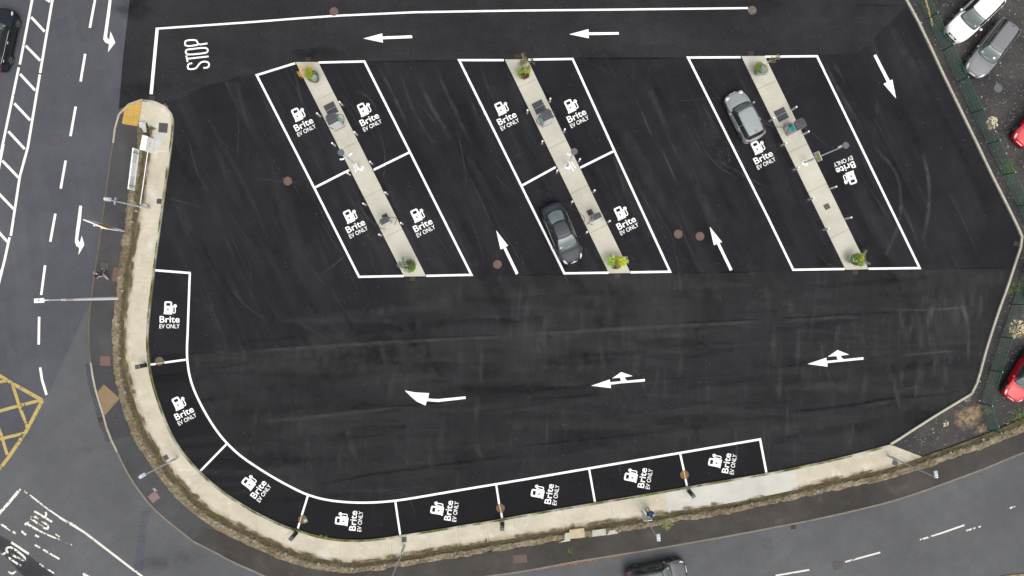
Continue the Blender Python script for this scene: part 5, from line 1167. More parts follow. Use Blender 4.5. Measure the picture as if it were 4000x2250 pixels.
# white cabinet and pipe
C0 = P(558, 529, 1.0); C1 = P(577.9, 532.7, 1.0); C2 = P(551.8, 586, 1.0)
an = math.atan2(C1[1] - C0[1], C1[0] - C0[0]); cw = math.dist(C0, C1); cl_ = math.dist(C0, C2)
cx = (C0[0] + C2[0]) / 2 + math.cos(an) * cw / 2; cy = (C0[1] + C2[1]) / 2 + math.sin(an) * cw / 2
root = empty('utility_cabinet', cx, cy, an, .13)
a = MB(); a.box(-cw / 2 + .01, cw / 2 - .01, -cl_ / 2 + .02, cl_ / 2 - .02, 0, .97); obj('body', a, m_wh, root)
a = MB(); a.box(-cw / 2 - .01, cw / 2 + .01, -cl_ / 2, cl_ / 2, .971, 1.02, .01); obj('roof', a, m_wh, root)
for s_ in (-1, 1):
    a = MB(); a.box(cw / 2 - .009, cw / 2 + .006, min(0, s_ * cl_ * .46) + .006, max(0, s_ * cl_ * .46) - .006, .06, .93); d = obj('door', a, plain('white cabinet door', (0.66, .67, .65), .45), root)
    a = MB(); a.box(cw / 2 + .007, cw / 2 + .03, s_ * .10 - .015, s_ * .10 + .015, .45, .60); obj('handle', a, m_blk, d)
tag(root, 'white two door utility cabinet standing on the stone wall by the path', 'utility cabinet')
a = MB(); pp = [T(0, 1, 1500, 88), T(0, 1, 1480, 230), T(0, 1, 1460, 370), T(0, 1, 1425, 612)]; a.tube([(*q, .2) for q in pp], .032, 8)
single('conduit_pipe', a, m_wh, 'thin white pipe running from the cabinet to the camera lamp post', 'pipe')

# ------------------------------------------------------------------ fence
m_fen = plain('dark green fence post', (0.010, 0.075, 0.045), .5); m_wire = plain('green fence wire', (0.045, 0.125, 0.090), .5)
FP = [T(3, 0, 1440, -130), T(3, 0, 1600, 195), T(3, 0, 1758, 510), T(3, 0, 1900, 828), T(3, 0, 2052, 1140), T(3, 0, 2212, 1448), T(3, 1, 2360, 315), T(3, 1, 2512, 627), T(4, 1, 80, 950), T(3, 1, 2560, 1290), T(3, 2, 2455, 165), T(3, 2, 2342, 495), T(3, 2, 2235, 828), T(3, 2, 2133, 1160), T(3, 2, 2222, 1425)]
fr = empty('mesh_fence', *FP[3], 0, .02); FH = 1.32
fx, fy = FP[3]
for p in FP:
    a = MB(); a.box(p[0] - .032 - fx, p[0] + .032 - fx, p[1] - .032 - fy, p[1] + .032 - fy, 0, FH); obj('fence_post', a, m_fen, fr)
    a = MB(); a.box(p[0] - .04 - fx, p[0] + .04 - fx, p[1] - .04 - fy, p[1] + .04 - fy, FH, FH + .025); obj('post_cap', a, plain('light green cap', (0.12, .38, .27), .5), fr)
for i in range(len(FP) - 1):
    p, q = FP[i], FP[i + 1]; L = math.dist(p, q); d = ((q[0] - p[0]) / L, (q[1] - p[1]) / L); nrm = (-d[1], d[0]); a = MB()
    for z in [.05, .1, .3, .5, .55, .75, .95, 1.0, 1.2, 1.25]:
        a.tube([(p[0] - fx + d[0] * .04, p[1] - fy + d[1] * .04, z), (q[0] - fx - d[0] * .04, q[1] - fy - d[1] * .04, z)], .0115 if z not in (.05, 1.25) else .015, 4)
    n = int(L / .06)
    for k in range(1, n):
        t = k / n; x = p[0] + (q[0] - p[0]) * t - fx; y = p[1] + (q[1] - p[1]) * t - fy; r_ = .0065
        a.prism([(x - r_, y - r_), (x + r_, y - r_), (x + r_, y + r_), (x - r_, y + r_)], .03, 1.27)
    obj('wire_panel', a, m_wire, fr)
tag(fr, 'dark green wire mesh fence between the kerb and the parked cars', 'fence')
# plank
a = MB(); q0 = T(3, 0, 1572, -40); q1 = T(3, 0, 1652, 265); L = math.dist(q0, q1); d = ((q1[0] - q0[0]) / L, (q1[1] - q0[1]) / L); n_ = (-d[1] * .07, d[0] * .07)
a.prism([(q0[0] + n_[0], q0[1] + n_[1]), (q0[0] - n_[0], q0[1] - n_[1]), (q1[0] - n_[0], q1[1] - n_[1]), (q1[0] + n_[0], q1[1] + n_[1])], .02, .075)
single('timber_plank', a, plain('raw pine', (0.44, .29, .12), .7, var=.15, scale=8), 'yellowish timber plank lying along the green fence', 'plank')

# ------------------------------------------------------------------ loose stones, leaves, weeds
def rock(mb, x, y, z, r, rr):
    pts = []; n = 6
    for k, (q, zz_) in enumerate(((.7, -.3), (1, .1), (.6, .6))):
        for i in range(n):
            an = 2 * math.pi * i / n + k * .5; f = r * q * rr.uniform(.75, 1.2); pts.append((x + f * math.cos(an), y + f * math.sin(an), z + r * zz_))
    fs = [(k * n + i, k * n + (i + 1) % n, (k + 1) * n + (i + 1) % n, (k + 1) * n + i) for k in range(2) for i in range(n)] + [tuple(2 * n + i for i in range(n))]
    mb.add(pts, fs)
rr = random.Random(11)
def inpoly(x, y, pl):
    c = False; j = len(pl) - 1
    for i in range(len(pl)):
        if (pl[i][1] > y) != (pl[j][1] > y) and x < (pl[j][0] - pl[i][0]) * (y - pl[i][1]) / (pl[j][1] - pl[i][1]) + pl[i][0]: c = not c
        j = i
    return c
gpoly = [(v[0], v[1]) for v in gv.v]
peb = MB(); pebd = MB(); n = 0
while n < 2600:
    x = rr.uniform(28, 40); y = rr.uniform(-19.5, 23)
    if inpoly(x, y, gpoly):
        rock(peb if n % 3 == 0 else pebd, x, y, .022, rr.uniform(.012, .04) if rr.random() < .93 else rr.uniform(.04, .08), rr); n += 1
tag(obj('gravel_pebbles', peb, plain('pale pebbles', (0.30, .29, .27), .9)), kind='stuff')
tag(obj('gravel_pebbles', pebd, plain('grey pebbles', (0.11, .105, .10), .9)), kind='stuff')
for c, r, x, y, sp, n, lab in [(3, 0, 2250, 1235, .42, 60, 'pale rubble heap beside the upper fence in the gravel yard'), (3, 2, 2500, 410, .6, 80, 'pale rubble heap beside the lower fence in the gravel yard'), (3, 2, 1785, 1365, .2, 14, 'small tan rubble heap on the gravel below the kerb corner')]:
    px, py = T(c, r, x, y); mb = MB()
    for k in range(n):
        a_ = rr.uniform(0, 6.28); d_ = sp * math.sqrt(rr.random()); rock(mb, px + d_ * math.cos(a_), py + d_ * math.sin(a_) * 1.2, .04 + .1 * (1 - d_ / sp) * rr.random(), rr.uniform(.03, .09), rr)
    single('rubble_heap', mb, plain('cream rubble', (0.50, .44, .31), .9, var=.2, scale=6), lab, 'rubble heap', 'rubble heaps')
def leafq(mb, x, y, z, s_, rr, flat=False):
    a = Vector((rr.gauss(0, 1), rr.gauss(0, 1), rr.gauss(0, .15 if flat else .5))).normalized(); b = a.cross(Vector((rr.gauss(0, .3), rr.gauss(0, .3), 1))).normalized()
    c = Vector((x, y, z)); l = s_ * rr.uniform(.7, 1.3); w_ = l * .5
    mb.add([c - a * l, c + b * w_ * .9 , c + a * l, c - b * w_ * .9], [(0, 1, 2, 3)])
fol = MB()
def along(mb, c, r, a, b, n, spread, z, s_=.035):
    p, q = T(c, r, *a), T(c, r, *b)
    for k in range(n):
        t = rr.random(); leafq(mb, p[0] + (q[0] - p[0]) * t + rr.gauss(0, spread), p[1] + (q[1] - p[1]) * t + rr.gauss(0, spread), z, s_, rr, True)
for a in [(2, 3, (250, 1395), (520, 1340), 140, .05), (2, 3, (430, 1355), (640, 1325), 260, .07), (2, 3, (620, 1325), (880, 1280), 420, .08), (2, 3, (950, 1275), (1100, 1245), 200, .06), (2, 3, (1350, 1205), (1480, 1175), 60, .06), (2, 3, (2000, 1085), (2080, 1070), 40, .05), (0, 3, (1700, 920), (1900, 1070), 30, .05), (0, 3, (2350, 1330), (2500, 1380), 30, .05), (3, 3, (0, 985), (120, 960), 30, .05)]:
    along(fol, a[0], a[1], a[2], a[3], a[4], a[5], .012 + .0)
for k in range(230):
    t = rr.random(); i = rr.randrange(len(WO) // 2, len(WO)); p = WO[i]; d_ = rr.uniform(.1, 2.2)
    nn_ = normals(WO)[i] if k == 0 else None
    leafq(fol, p[0] + rr.gauss(0, .4), p[1] - rr.uniform(.05, 2.0), .112, .02, rr, True)
for k in range(60): leafq(fol, rr.uniform(-24, 24), rr.uniform(-12, 18), .03, .018, rr, True)
tag(obj('fallen_leaves', fol, plain('orange brown leaves', (0.20, .095, .035), .8, var=.4, scale=3)), kind='stuff')
wg = MB()
for k in range(800):
    i = rr.randrange(len(WO)); t = rr.uniform(.55, .9); x = WO[i][0] * (1 - t) + WI[i][0] * t; y = WO[i][1] * (1 - t) + WI[i][1] * t
    if math.sin(i * .11) + math.sin(i * .037 + 1) < .35: continue
    leafq(wg, x + rr.gauss(0, .05), y + rr.gauss(0, .05), .2 + rr.random() * .06, .035, rr)
tag(obj('moss_tufts_grass', wg, plain('olive moss', (0.075, .085, .018), .9, var=.4, scale=3)), kind='stuff')
wg2 = MB()
for c, r, x, y, n, sp in [(1, 3, 1340, 1282, 60, .09), (1, 3, 2175, 1190, 30, .06), (1, 3, 655, 1045, 25, .07), (1, 3, 710, 1055, 25, .07), (2, 3, 1872, 768, 30, .07), (2, 3, 1410, 910, 20, .05), (0, 2, 1505, 335, 15, .04), (3, 2, 2530, 1320, 420, .4), (3, 1, 2430, 250, 230, .3), (3, 2, 2425, 32, 70, .12), (3, 2, 2495, 20, 60, .1), (3, 1, 2405, 400, 20, .08), (3, 1, 2465, 1408, 50, .12), (3, 1, 2525, 1408, 50, .12), (2, 3, 580, 1190, 30, .15), (0, 0, 1480, 1360, 60, .15), (2, 3, 2430, 665, 25, .15), (1, 3, 500, 1228, 30, .2), (1, 3, 180, 1130, 40, .2), (1, 3, 2500, 1085, 30, .3)]:
    px, py = T(c, r, x, y)
    for k in range(n): leafq(wg2, px + rr.gauss(0, sp), py + rr.gauss(0, sp), .15 if c < 3 else .05 + rr.random() * .06, .035, rr)
tag(obj('weeds', wg2, plain('bright weed green', (0.15, .24, .02), .8, var=.4, scale=3)), kind='stuff')
# tall weed on the wall by the footway
px, py = T(2, 3, 1530, 920); root = empty('weed_plant', px, py, 0, .3)
a = MB(); rs = random.Random(5)
tips = [(.05, -.0), (-.55, .12), (.55, .1), (.35, -.25), (-.2, -.15), (.2, .25), (-.35, .35), (.1, -.3)]
for q in tips: a.tube([(0, 0, 0), (q[0] * .5, q[1] * .5, .14), (q[0], q[1], .2)], [.012, .009, .005], 5)
obj('stem', a, plain('weed stem', (0.28, .27, .14), .8), root)
a = MB()
for q in tips:
    for k in range(26): leafq(a, q[0] * rs.uniform(.3, 1.1) + rs.gauss(0, .05), q[1] * rs.uniform(.3, 1.1) + rs.gauss(0, .05), .2 + rs.gauss(0, .03), .035, rs)
obj('leaves', a, plain('weed leaf', (0.20, .27, .06), .8, var=.3, scale=4), root)
tag(root, 'spreading yellow green weed on the stone wall right of the lamp post', 'weed')

# ------------------------------------------------------------------ planters
def foliage(mb, cx, cy, cz, rx, ry, rz, n, s_, rr):
    for k in range(n):
        th = rr.uniform(0, 2 * math.pi); ph = math.acos(rr.uniform(-.1, 1)); q = rr.uniform(.5, 1.08) if rr.random() < .85 else rr.uniform(1.05, 1.32)
        leafq(mb, cx + rx * q * math.sin(ph) * math.cos(th), cy + ry * q * math.sin(ph) * math.sin(th), cz + rz * q * math.cos(ph), s_, rr)
m_yg = plain('yellow green leaves', (0.20, .29, .015), .7, var=.75, scale=11); m_gr = plain('fresh green leaves', (0.095, .19, .018), .7, var=.75, scale=11); m_dk = plain('dark green leaves', (0.035, .070, .018), .7, var=.7, scale=11)
m_sv = plain('silver leaves', (0.27, .34, .30), .7, var=.55, scale=13); m_or = plain('orange yellow leaves', (0.52, .32, .07), .7, var=.3, scale=6); m_pu = plain('dark purple leaves', (0.035, .022, .022), .7, var=.7, scale=11)
m_ol = plain('olive leaves', (0.11, .105, .035), .8, var=.4, scale=6); m_br = plain('brown heather', (0.17, .095, .04), .8, var=.4, scale=6); m_gg = plain('grey green leaves', (0.13, .17, .11), .8, var=.3, scale=6); m_fl = plain('amber flowers', (0.75, .36, .02), .6); m_pk = plain('pink flowers', (0.6, .06, .2), .6); m_wf = plain('white flowers', (0.75, .75, .65), .6)
m_brk = plain('pale branch', (0.40, .32, .25), .8)
def planter(px_, py_, label, potmat, tufts, branches=(), sparse=(), flowers=(), h=.78, r=.45):
    x, y = P(px_, py_, h); root = empty('planter', x, y, 0, .07); rs = random.Random(int(px_))
    a = MB(); n = 36; rings = [(.27, 0), (.36, h * .45), (r, h), (r - .035, h), (r - .04, h - .06)]
    a.cyl(0, 0, 0, 0, 0, n=n, rings=rings); obj('pot', a, potmat, root)
    a = MB(); a.cyl(0, 0, h - .1, h - .055, r - .045, n=24); obj('soil', a, plain('potting soil', (0.035, .022, .014), .95), root)
    for nm, cx, cy, cz, rx, ry, rz, nn_, s_, mt in tufts:
        mb = MB(); foliage(mb, cx, cy, h - .03 + cz, rx, ry, rz, nn_, s_, rs); obj(nm, mb, mt, root)
    if branches:
        mb = MB()
        for pl in branches: mb.tube([(q[0], q[1], h + q[2]) for q in pl], [.02] * (len(pl) - 1) + [.007], 6)
        obj('branches', mb, m_brk, root)
    for nm, pts, nn_, s_, mt, sp in sparse:
        mb = MB()
        for q in pts:
            for k in range(nn_): leafq(mb, q[0] + rs.gauss(0, sp), q[1] + rs.gauss(0, sp), h + q[2] + rs.gauss(0, sp), s_, rs)
        obj(nm, mb, mt, root)
    for pts, mt in flowers:
        for q in pts:
            mb = MB(); mb.cyl(q[0], q[1], h + q[2], h + q[2] + .012, .035, n=7); obj('flower', mb, mt, root)
    tag(root, label, 'planter', 'round planters on the island ends')
# local metres; image right = +x, image up = +y.  Tall growth also leans outward by perspective.
planter(1223, 299, 'planter with a yellowing shrub at the top of the left island', plain('charcoal pot', (0.10, .10, .105), .6),
        [('shrub_foliage', -.25, .15, .15, .30, .42, .35, 900, .04, plain('lime shrub leaves', (0.22, .26, .012), .7, var=.75, scale=11)), ('foliage', .08, .18, .02, .26, .2, .08, 250, .035, m_dk), ('foliage', .0, -.25, .02, .3, .14, .08, 260, .03, m_gr), ('foliage', .22, .1, .02, .15, .25, .08, 160, .03, m_gr), ('silver_foliage', .1, -.12, .08, .22, .22, .1, 420, .035, m_sv)],
        branches=[[(-.2, .1, 0), (-.45, .3, .5), (-.75, .55, .8)], [(-.2, .1, 0), (-.5, .1, .4), (-.85, .0, .7)], [(-.1, .2, 0), (-.12, .5, .5), (-.08, .75, .7)]],
        sparse=[('autumn_leaves', [(-.78, .55, .8), (-.68, .4, .7), (-.6, .3, .6), (-.5, .2, .5), (-.82, .05, .7), (-.7, -.02, .6), (-.6, .0, .5), (-.7, -.15, .6), (-.08, .68, .7), (0, .55, .6), (.0, .45, .5), (-.5, .35, .4)], 48, .032, m_or, .07), ('shrub_leaves', [(-.2, .5, .5), (-.25, .4, .4)], 90, .035, m_yg, .09)])
planter(2046, 286, 'planter with a bare branched tree at the top of the middle island', plain('pinkish stone pot', (0.36, .27, .21), .8),
        [('foliage', -.22, .05, .05, .28, .42, .12, 700, .035, m_yg), ('foliage', .22, .18, .08, .3, .28, .16, 560, .04, plain('lime leaves', (0.30, .37, .04), .7, var=.7, scale=11)), ('purple_foliage', .06, -.2, .08, .30, .26, .12, 620, .035, m_pu), ('silver_foliage', -.05, .25, .1, .12, .14, .1, 140, .03, m_gg), ('foliage', .34, -.15, .0, .1, .2, .1, 120, .03, m_gr)],
        branches=[[(.02, -.02, 0), (.02, .15, .8), (.04, .18, 1.3), (.02, .3, 1.9)], [(.04, .18, 1.0), (-.25, .22, 1.5), (-.4, .25, 1.8)], [(.04, .18, 1.0), (.35, .2, 1.5), (.55, .3, 1.9)], [(.1, .1, .1), (.15, .3, .9), (.1, .4, 1.5)], [(.02, .3, 1.6), (-.1, .5, 2.0), (-.12, .7, 2.3)]],
        sparse=[('tree_leaves', [(.0, .35, 1.7), (-.1, .3, 1.6), (-.2, .32, 1.7), (.12, .32, 1.7), (.2, .3, 1.7), (-.15, .2, 1.6), (.05, .42, 1.8)], 75, .035, m_ol, .09), ('tree_leaves', [(-.12, .68, 2.2), (-.13, .62, 2.1), (.05, .6, 2.0), (-.38, .2, 1.6), (-.22, .12, 1.4), (.5, .38, 1.9), (.6, .36, 1.9), (.36, .08, 1.2), (.28, .02, 1.2), (.42, .12, 1.3), (.7, .2, 1.6), (-.1, -.02, 1.0)], 30, .035, m_ol, .06)],
        flowers=[([(-.05, -.33, .15), (.12, -.25, .15), (-.02, -.36, .16)], m_pk)])
planter(2973, 271, 'planter mixing silver foliage and a thorny twig at the top of the right island', plain('tan pot', (0.34, .26, .19), .8),
        [('foliage', -.2, .18, .06, .30, .34, .14, 820, .035, plain('moss green leaves', (0.125, .20, .012), .7, var=.75, scale=11)), ('foliage', -.2, -.14, .06, .22, .18, .12, 330, .032, m_gr), ('foliage', .38, -.02, .02, .12, .24, .1, 200, .035, plain('olive green leaves', (0.14, .15, .02), .7, var=.4)), ('silver_foliage', .06, -.02, .16, .15, .28, .12, 360, .035, m_sv), ('pale_foliage', .0, -.38, .02, .36, .10, .1, 420, .03, plain('grey blue leaves', (0.26, .31, .30), .7, var=.4, scale=8)), ('tan_foliage', .22, .02, .14, .12, .12, .1, 120, .035, plain('sandy leaves', (0.4, .25, .13), .7))],
        branches=[[(.15, .15, .1), (.3, .3, .8), (.42, .42, 1.3)], [(.3, .3, .8), (.6, .3, 1.3), (.7, .38, 1.6)], [(.3, .3, .7), (.5, .16, 1.0), (.62, .2, 1.2)], [(.25, .3, .7), (.3, .52, 1.2)]],
        sparse=[('twig_leaves', [(.36, .5, 1.2), (.3, .45, 1.0), (.5, .42, 1.4), (.6, .42, 1.5), (.7, .35, 1.6), (.75, .3, 1.5), (.55, .3, 1.3), (.58, .18, 1.1), (.45, .22, 1.0), (.62, .52, 1.6)], 34, .03, m_ol, .055), ('twig_leaves', [(.66, .38, 1.6), (.7, .42, 1.6), (.6, .33, 1.4)], 30, .028, plain('rusty twig leaves', (0.22, .12, .05), .8), .06), ('silver_leaves', [(.2, -.2, .2), (.25, -.05, .2), (.3, -.1, .2)], 40, .03, m_sv, .06)])
planter(1600, 1040, 'planter with a grey green conifer spray at the foot of the left island', plain('sand pot', (0.38, .33, .25), .8),
        [('foliage', .08, .12, .1, .34, .34, .18, 820, .035, m_dk), ('foliage', .25, .05, .1, .22, .36, .14, 480, .035, m_gr), ('brown_foliage', .05, .02, .2, .16, .1, .1, 120, .03, m_br), ('foliage', -.02, -.35, .06, .16, .14, .1, 220, .035, m_yg), ('silver_foliage', -.25, -.30, .1, .18, .14, .1, 260, .032, m_sv), ('foliage', .15, -.3, .08, .2, .14, .1, 260, .035, m_gr)],
        branches=[[(0, 0, .1), (-.3, .0, .5), (-.6, .02, .7)], [(-.1, 0, .2), (-.3, .3, .6), (-.38, .6, .8)], [(-.1, 0, .2), (-.5, .2, .6), (-.68, .28, .7)]],
        sparse=[('conifer_spray', [(-.38, .55, .8), (-.36, .42, .7), (-.36, .3, .6), (-.3, .2, .5), (-.65, .27, .7), (-.55, .2, .6), (-.45, .1, .5), (-.3, .05, .5), (-.72, .02, .7), (-.6, -.02, .6), (-.45, -.08, .5), (-.5, .0, .5), (-.25, .1, .4), (-.62, .1, .6)], 85, .03, m_gg, .065), ('red_leaves', [(.22, .33, .2), (-.25, .25, .4)], 25, .03, plain('rust red leaves', (0.3, .09, .05), .7), .05)])
planter(2408, 1029, 'planter spilling bright lime foliage at the foot of the middle island', plain('white stone pot', (0.55, .53, .48), .8),
        [('foliage', -.38, .18, .1, .34, .36, .2, 900, .045, plain('bright green leaves', (0.20, .33, .03), .7, var=.75, scale=11)), ('foliage', .36, .12, .12, .36, .34, .2, 950, .042, plain('vivid lime leaves', (0.42, .48, .015), .7, var=.7, scale=11)), ('foliage', .1, .32, .1, .3, .2, .15, 330, .04, m_yg), ('brown_foliage', .05, .02, .2, .2, .26, .1, 460, .03, plain('copper heather', (0.25, .13, .035), .8, var=.35, scale=7)), ('foliage', -.05, -.32, .04, .3, .12, .1, 300, .03, m_dk), ('foliage', .1, -.28, .05, .14, .12, .1, 120, .03, m_gr)],
        sparse=[('foliage_tips', [(-.6, .35, .2), (-.7, .1, .1), (-.3, .5, .2), (-.65, -.15, .1), (.75, .15, .2), (.55, .4, .2)], 26, .05, plain('pale tip leaves', (0.42, .5, .22), .7), .07)])
planter(3340, 1014, 'pale planter overflowing to the right at the foot of the right island', plain('white stone pot', (0.55, .53, .48), .8),
        [('foliage', .2, .12, .1, .42, .36, .2, 950, .035, m_gr), ('foliage', .3, -.24, .1, .3, .26, .15, 620, .035, m_gr), ('foliage', .1, .3, .05, .34, .14, .12, 320, .035, m_ol), ('brown_foliage', -.05, -.1, .06, .24, .36, .1, 520, .03, plain('brown purple leaves', (0.12, .075, .05), .8, var=.4, scale=7)), ('foliage', -.3, -.02, .02, .14, .25, .1, 240, .03, plain('leaf green leaves', (0.06, .17, .03), .7, var=.4))],
        branches=[[(.3, 0, .1), (.6, -.25, .4), (.8, -.35, .5)], [(.3, .3, .1), (.5, .5, .4), (.52, .68, .5)]],
        sparse=[('trailing_leaves', [(.75, -.33, .5), (.68, -.28, .4), (.6, -.2, .4), (.5, .5, .4), (.52, .62, .5), (.44, .4, .3)], 50, .032, m_gg, .055), ('yellow_leaves', [(.3, .3, .3), (.45, .28, .3), (.4, .1, .3), (.3, -.3, .2)], 40, .03, plain('mustard leaves', (0.38, .34, .02), .7), .08)],
        flowers=[([(.25, -.02, .3), (.2, -.04, .3), (.28, -.06, .31)], m_fl), ([(-.25, .08, .12), (-.18, -.02, .12), (-.2, -.12, .12), (-.1, -.15, .12), (-.05, .05, .14), (0, -.1, .14), (.05, -.16, .15)], m_wf)])

# ------------------------------------------------------------------ cars
m_glass = plain('dark green car glass', (0.018, 0.024, 0.024), .06, 0, 0, spec=.7)
m_glassl = plain('hazy windscreen glass', (0.105, 0.135, 0.130), .12, 0, .5, var=.18, scale=1.6)
m_trim = plain('black car trim', (0.010, .010, .011), .45); m_tyre = plain('tyre rubber', (0.014, .014, .015), .8); m_rim = plain('grey alloy', (0.22, .22, .22), .35, .7); m_rimd = plain('dark alloy', (0.035, .033, .033), .4, .4)
m_hl = plain('clear headlight lens', (0.62, .66, .68), .12, .2, .5); m_tail = plain('red tail lens', (0.42, .012, .008), .2, 0, .5); m_chr = plain('bright chrome', (0.80, .81, .82), .3, .25); m_paper = plain('white paper', (0.8, .8, .8), .6)
def catm(p0, p1, p2, p3, t):
    return tuple(.5 * ((2 * b) + (-a + c) * t + (2 * a - 5 * b + 4 * c - d) * t * t + (-a + 3 * b - 3 * c + d) * t ** 3) for a, b, c, d in zip(p0, p1, p2, p3))
class Car:
    def __init__(s, L, Wd, Ht, kind):
        s.L, s.W, s.H = L, Wd, Ht; hw = Wd / 2
        hood = .62 * 1.12 + (.12 if kind == 'suv' else 0)
        cow, rf, rr_, tt = {'hatch': (.275, .43, .86, .955), 'mini': (.285, .41, .885, .955), 'sedan': (.255, .43, .66, .865), 'suv': (.27, .42, .85, .95), 'estate': (.28, .42, .88, .965)}[kind]
        zc = .92 + (.13 if kind == 'suv' else 0) + (.02 if kind != 'sedan' else -.02); zt = {'sedan': 1.02, 'suv': 1.12}.get(kind, 1.02)
        rd = 1.12 if kind in ('mini',) else 1.0
        F = [0, .03, .08, cow - .08, cow, (cow + rf) / 2, rf, rf + (rr_ - rf) / 3, rf + 2 * (rr_ - rf) / 3, rr_, (rr_ + tt) / 2, tt, .982, 1]
        WW = [.58, .80, .93, .985, .995, 1, 1, 1, 1, .99, .97, .93, .85, .64] if kind != 'mini' else [.60, .80, .92, .985, .995, 1, 1, 1, 1, .99, .97, .92, .84, .62]
        ZR = [hood - .22, hood - .04, hood + .04, zc - .06, zc, (zc + Ht) / 2 + .06, Ht - .02, Ht, Ht - .01, Ht - .05, (Ht + zt) / 2 + .03, zt, zt - .12, zt - .38]
        if kind == 'sedan': ZR[11] = 1.0; ZR[12] = .98; ZR[13] = .72
        ZS = [hood - .30, hood - .12, hood - .04, zc - .14, zc - .10, zc - .06, zc - .03, zc - .01, zc + .01, zc + .02, zc + .02, zt - .08, zt - .18, zt - .45]
        top = {'mini': .70, 'suv': .70, 'sedan': .64}.get(kind, .66)
        WR = [.62, .66, .70, .78, .80, .75, top, top + .01, top, top - .04, top, .70, .70, .62]
        s.rows = []
        for f, w_, zr, zs, wr in zip(F, WW, ZR, ZS, WR):
            x = L * (.5 - f); w1 = hw * w_; wr1 = hw * w_ * wr; g = zr - zs
            bl = {0: .20, .03: .17, .08: .10, .982: -.08, 1: -.12}.get(f, 0)
            s.rows.append([(q_[0] - bl * (q_[1] / hw) ** 2 + (bl * .3), q_[1], q_[2]) for q_ in [(x, w1 * .93, .20), (x, w1 * .985, .34), (x, w1, .55), (x, w1 * .97, zs), (x, w1 * .93 if g > .2 else (w1 * .93 + wr1) / 2, zs + min(.05, g * .4)), (x, wr1, zr - min(.07, g * .3)), (x, wr1 * .62, zr - min(.015, g * .1)), (x, 0, zr)]])
        s.F = F; s.n = len(F)
    def at(s, u, v, off=0.0):
        # u: station index, v: 0..7 one side, negative side for mirrored
        sgn = 1 if v >= 0 else -1; v = abs(v)
        def P_(i, j):
            i = max(0, min(s.n - 1, i))
            if j > 7: q = s.rows[i][14 - j]; return (q[0], -q[1], q[2])
            j = max(0, j); return s.rows[i][j]
        iu = min(int(u), s.n - 2); fu = u - iu; iv = min(int(v), 6); fv = v - iv
        def pt(u_, v_):
            iu = max(0, min(int(u_), s.n - 2)); fu = u_ - iu; iv = max(0, min(int(v_), 6)); fv = v_ - iv
            rws = [catm(P_(i, iv - 1) if iv > 0 else P_(i, 0), P_(i, iv), P_(i, iv + 1), P_(i, iv + 2), fv) for i in (iu - 1, iu, iu + 1, iu + 2)]
            return Vector(catm(*rws, fu))
        p = pt(u, v)
        if off:
            e = .04; du = pt(min(u + e, s.n - 1), v) - pt(max(u - e, 0), v); dv = pt(u, min(v + e, 7)) - pt(u, max(v - e, 0))
            if v > 6.97: dv = Vector((0, -1, 0))
            n_ = du.cross(dv)
            if n_.length > 1e-9:
                n_.normalize(); c = Vector((0, .5, -.0)) * 0
                ref = Vector((0, p.y, p.z - .7))
                if n_.dot(ref) < 0: n_ = -n_
                p = p + n_ * off
        if sgn < 0: p.y = -p.y
        return p
    def body(s):
        mb = MB(); us = []; 
        for i in range(s.n - 1):
            k = 4; us += [i + j / k for j in range(k)]
        us.append(s.n - 1); vs_ = [j / 3 for j in range(22)]
        vl = vs_ + [('m', q) for q in reversed(vs_[:-1])]
        N = len(vl)
        for u in us:
            for q in vl:
                if isinstance(q, tuple): p = s.at(u, q[1]); p.y = -p.y
                else: p = s.at(u, q)
                mb.v.append(tuple(p))
        for i in range(len(us) - 1):
            for j in range(N - 1): mb.f.append((i * N + j, i * N + j + 1, (i + 1) * N + j + 1, (i + 1) * N + j))
        mb.f.append(tuple(range(N))); mb.f.append(tuple((len(us) - 1) * N + j for j in range(N - 1, -1, -1)))
        for i in range(len(us) - 1): mb.f.append((i * N, (i + 1) * N, (i + 1) * N + N - 1, i * N + N - 1))
        return mb
    def patch(s, u0, u1, v0, v1, off=.008, nu=10, nv=12, rnd=.10, full=False, skew=0, bow=0):
        mb = MB()
        for i in range(nu + 1):
            for j in range(nv + 1):
                a = -1 + 2 * i / nu; b = -1 + 2 * j / nv
                a2 = a * math.sqrt(max(0, 1 - rnd * b * b)); b2 = b * math.sqrt(max(0, 1 - rnd * a * a))
                u = (u0 + u1) / 2 + (u1 - u0) / 2 * a2 + skew * (b2) + bow * (b2 * b2 - .5)
                if full:          # v runs right across the car: v0 on both sides
                    q = (7 - v0) * b2; v = 7 - abs(q); p = s.at(u, v, off); 
                    if q < 0: p.y = -p.y
                else: p = s.at(u, (v0 + v1) / 2 + (v1 - v0) / 2 * b2, off)
                mb.v.append(tuple(p))
        for i in range(nu):
            for j in range(nv): mb.f.append((i * (nv + 1) + j, i * (nv + 1) + j + 1, (i + 1) * (nv + 1) + j + 1, (i + 1) * (nv + 1) + j))
        return mb
def mirror(mb):
    o = MB(); o.v = [(x, -y, z) for x, y, z in mb.v]; o.f = [f[::-1] for f in mb.f]; return o
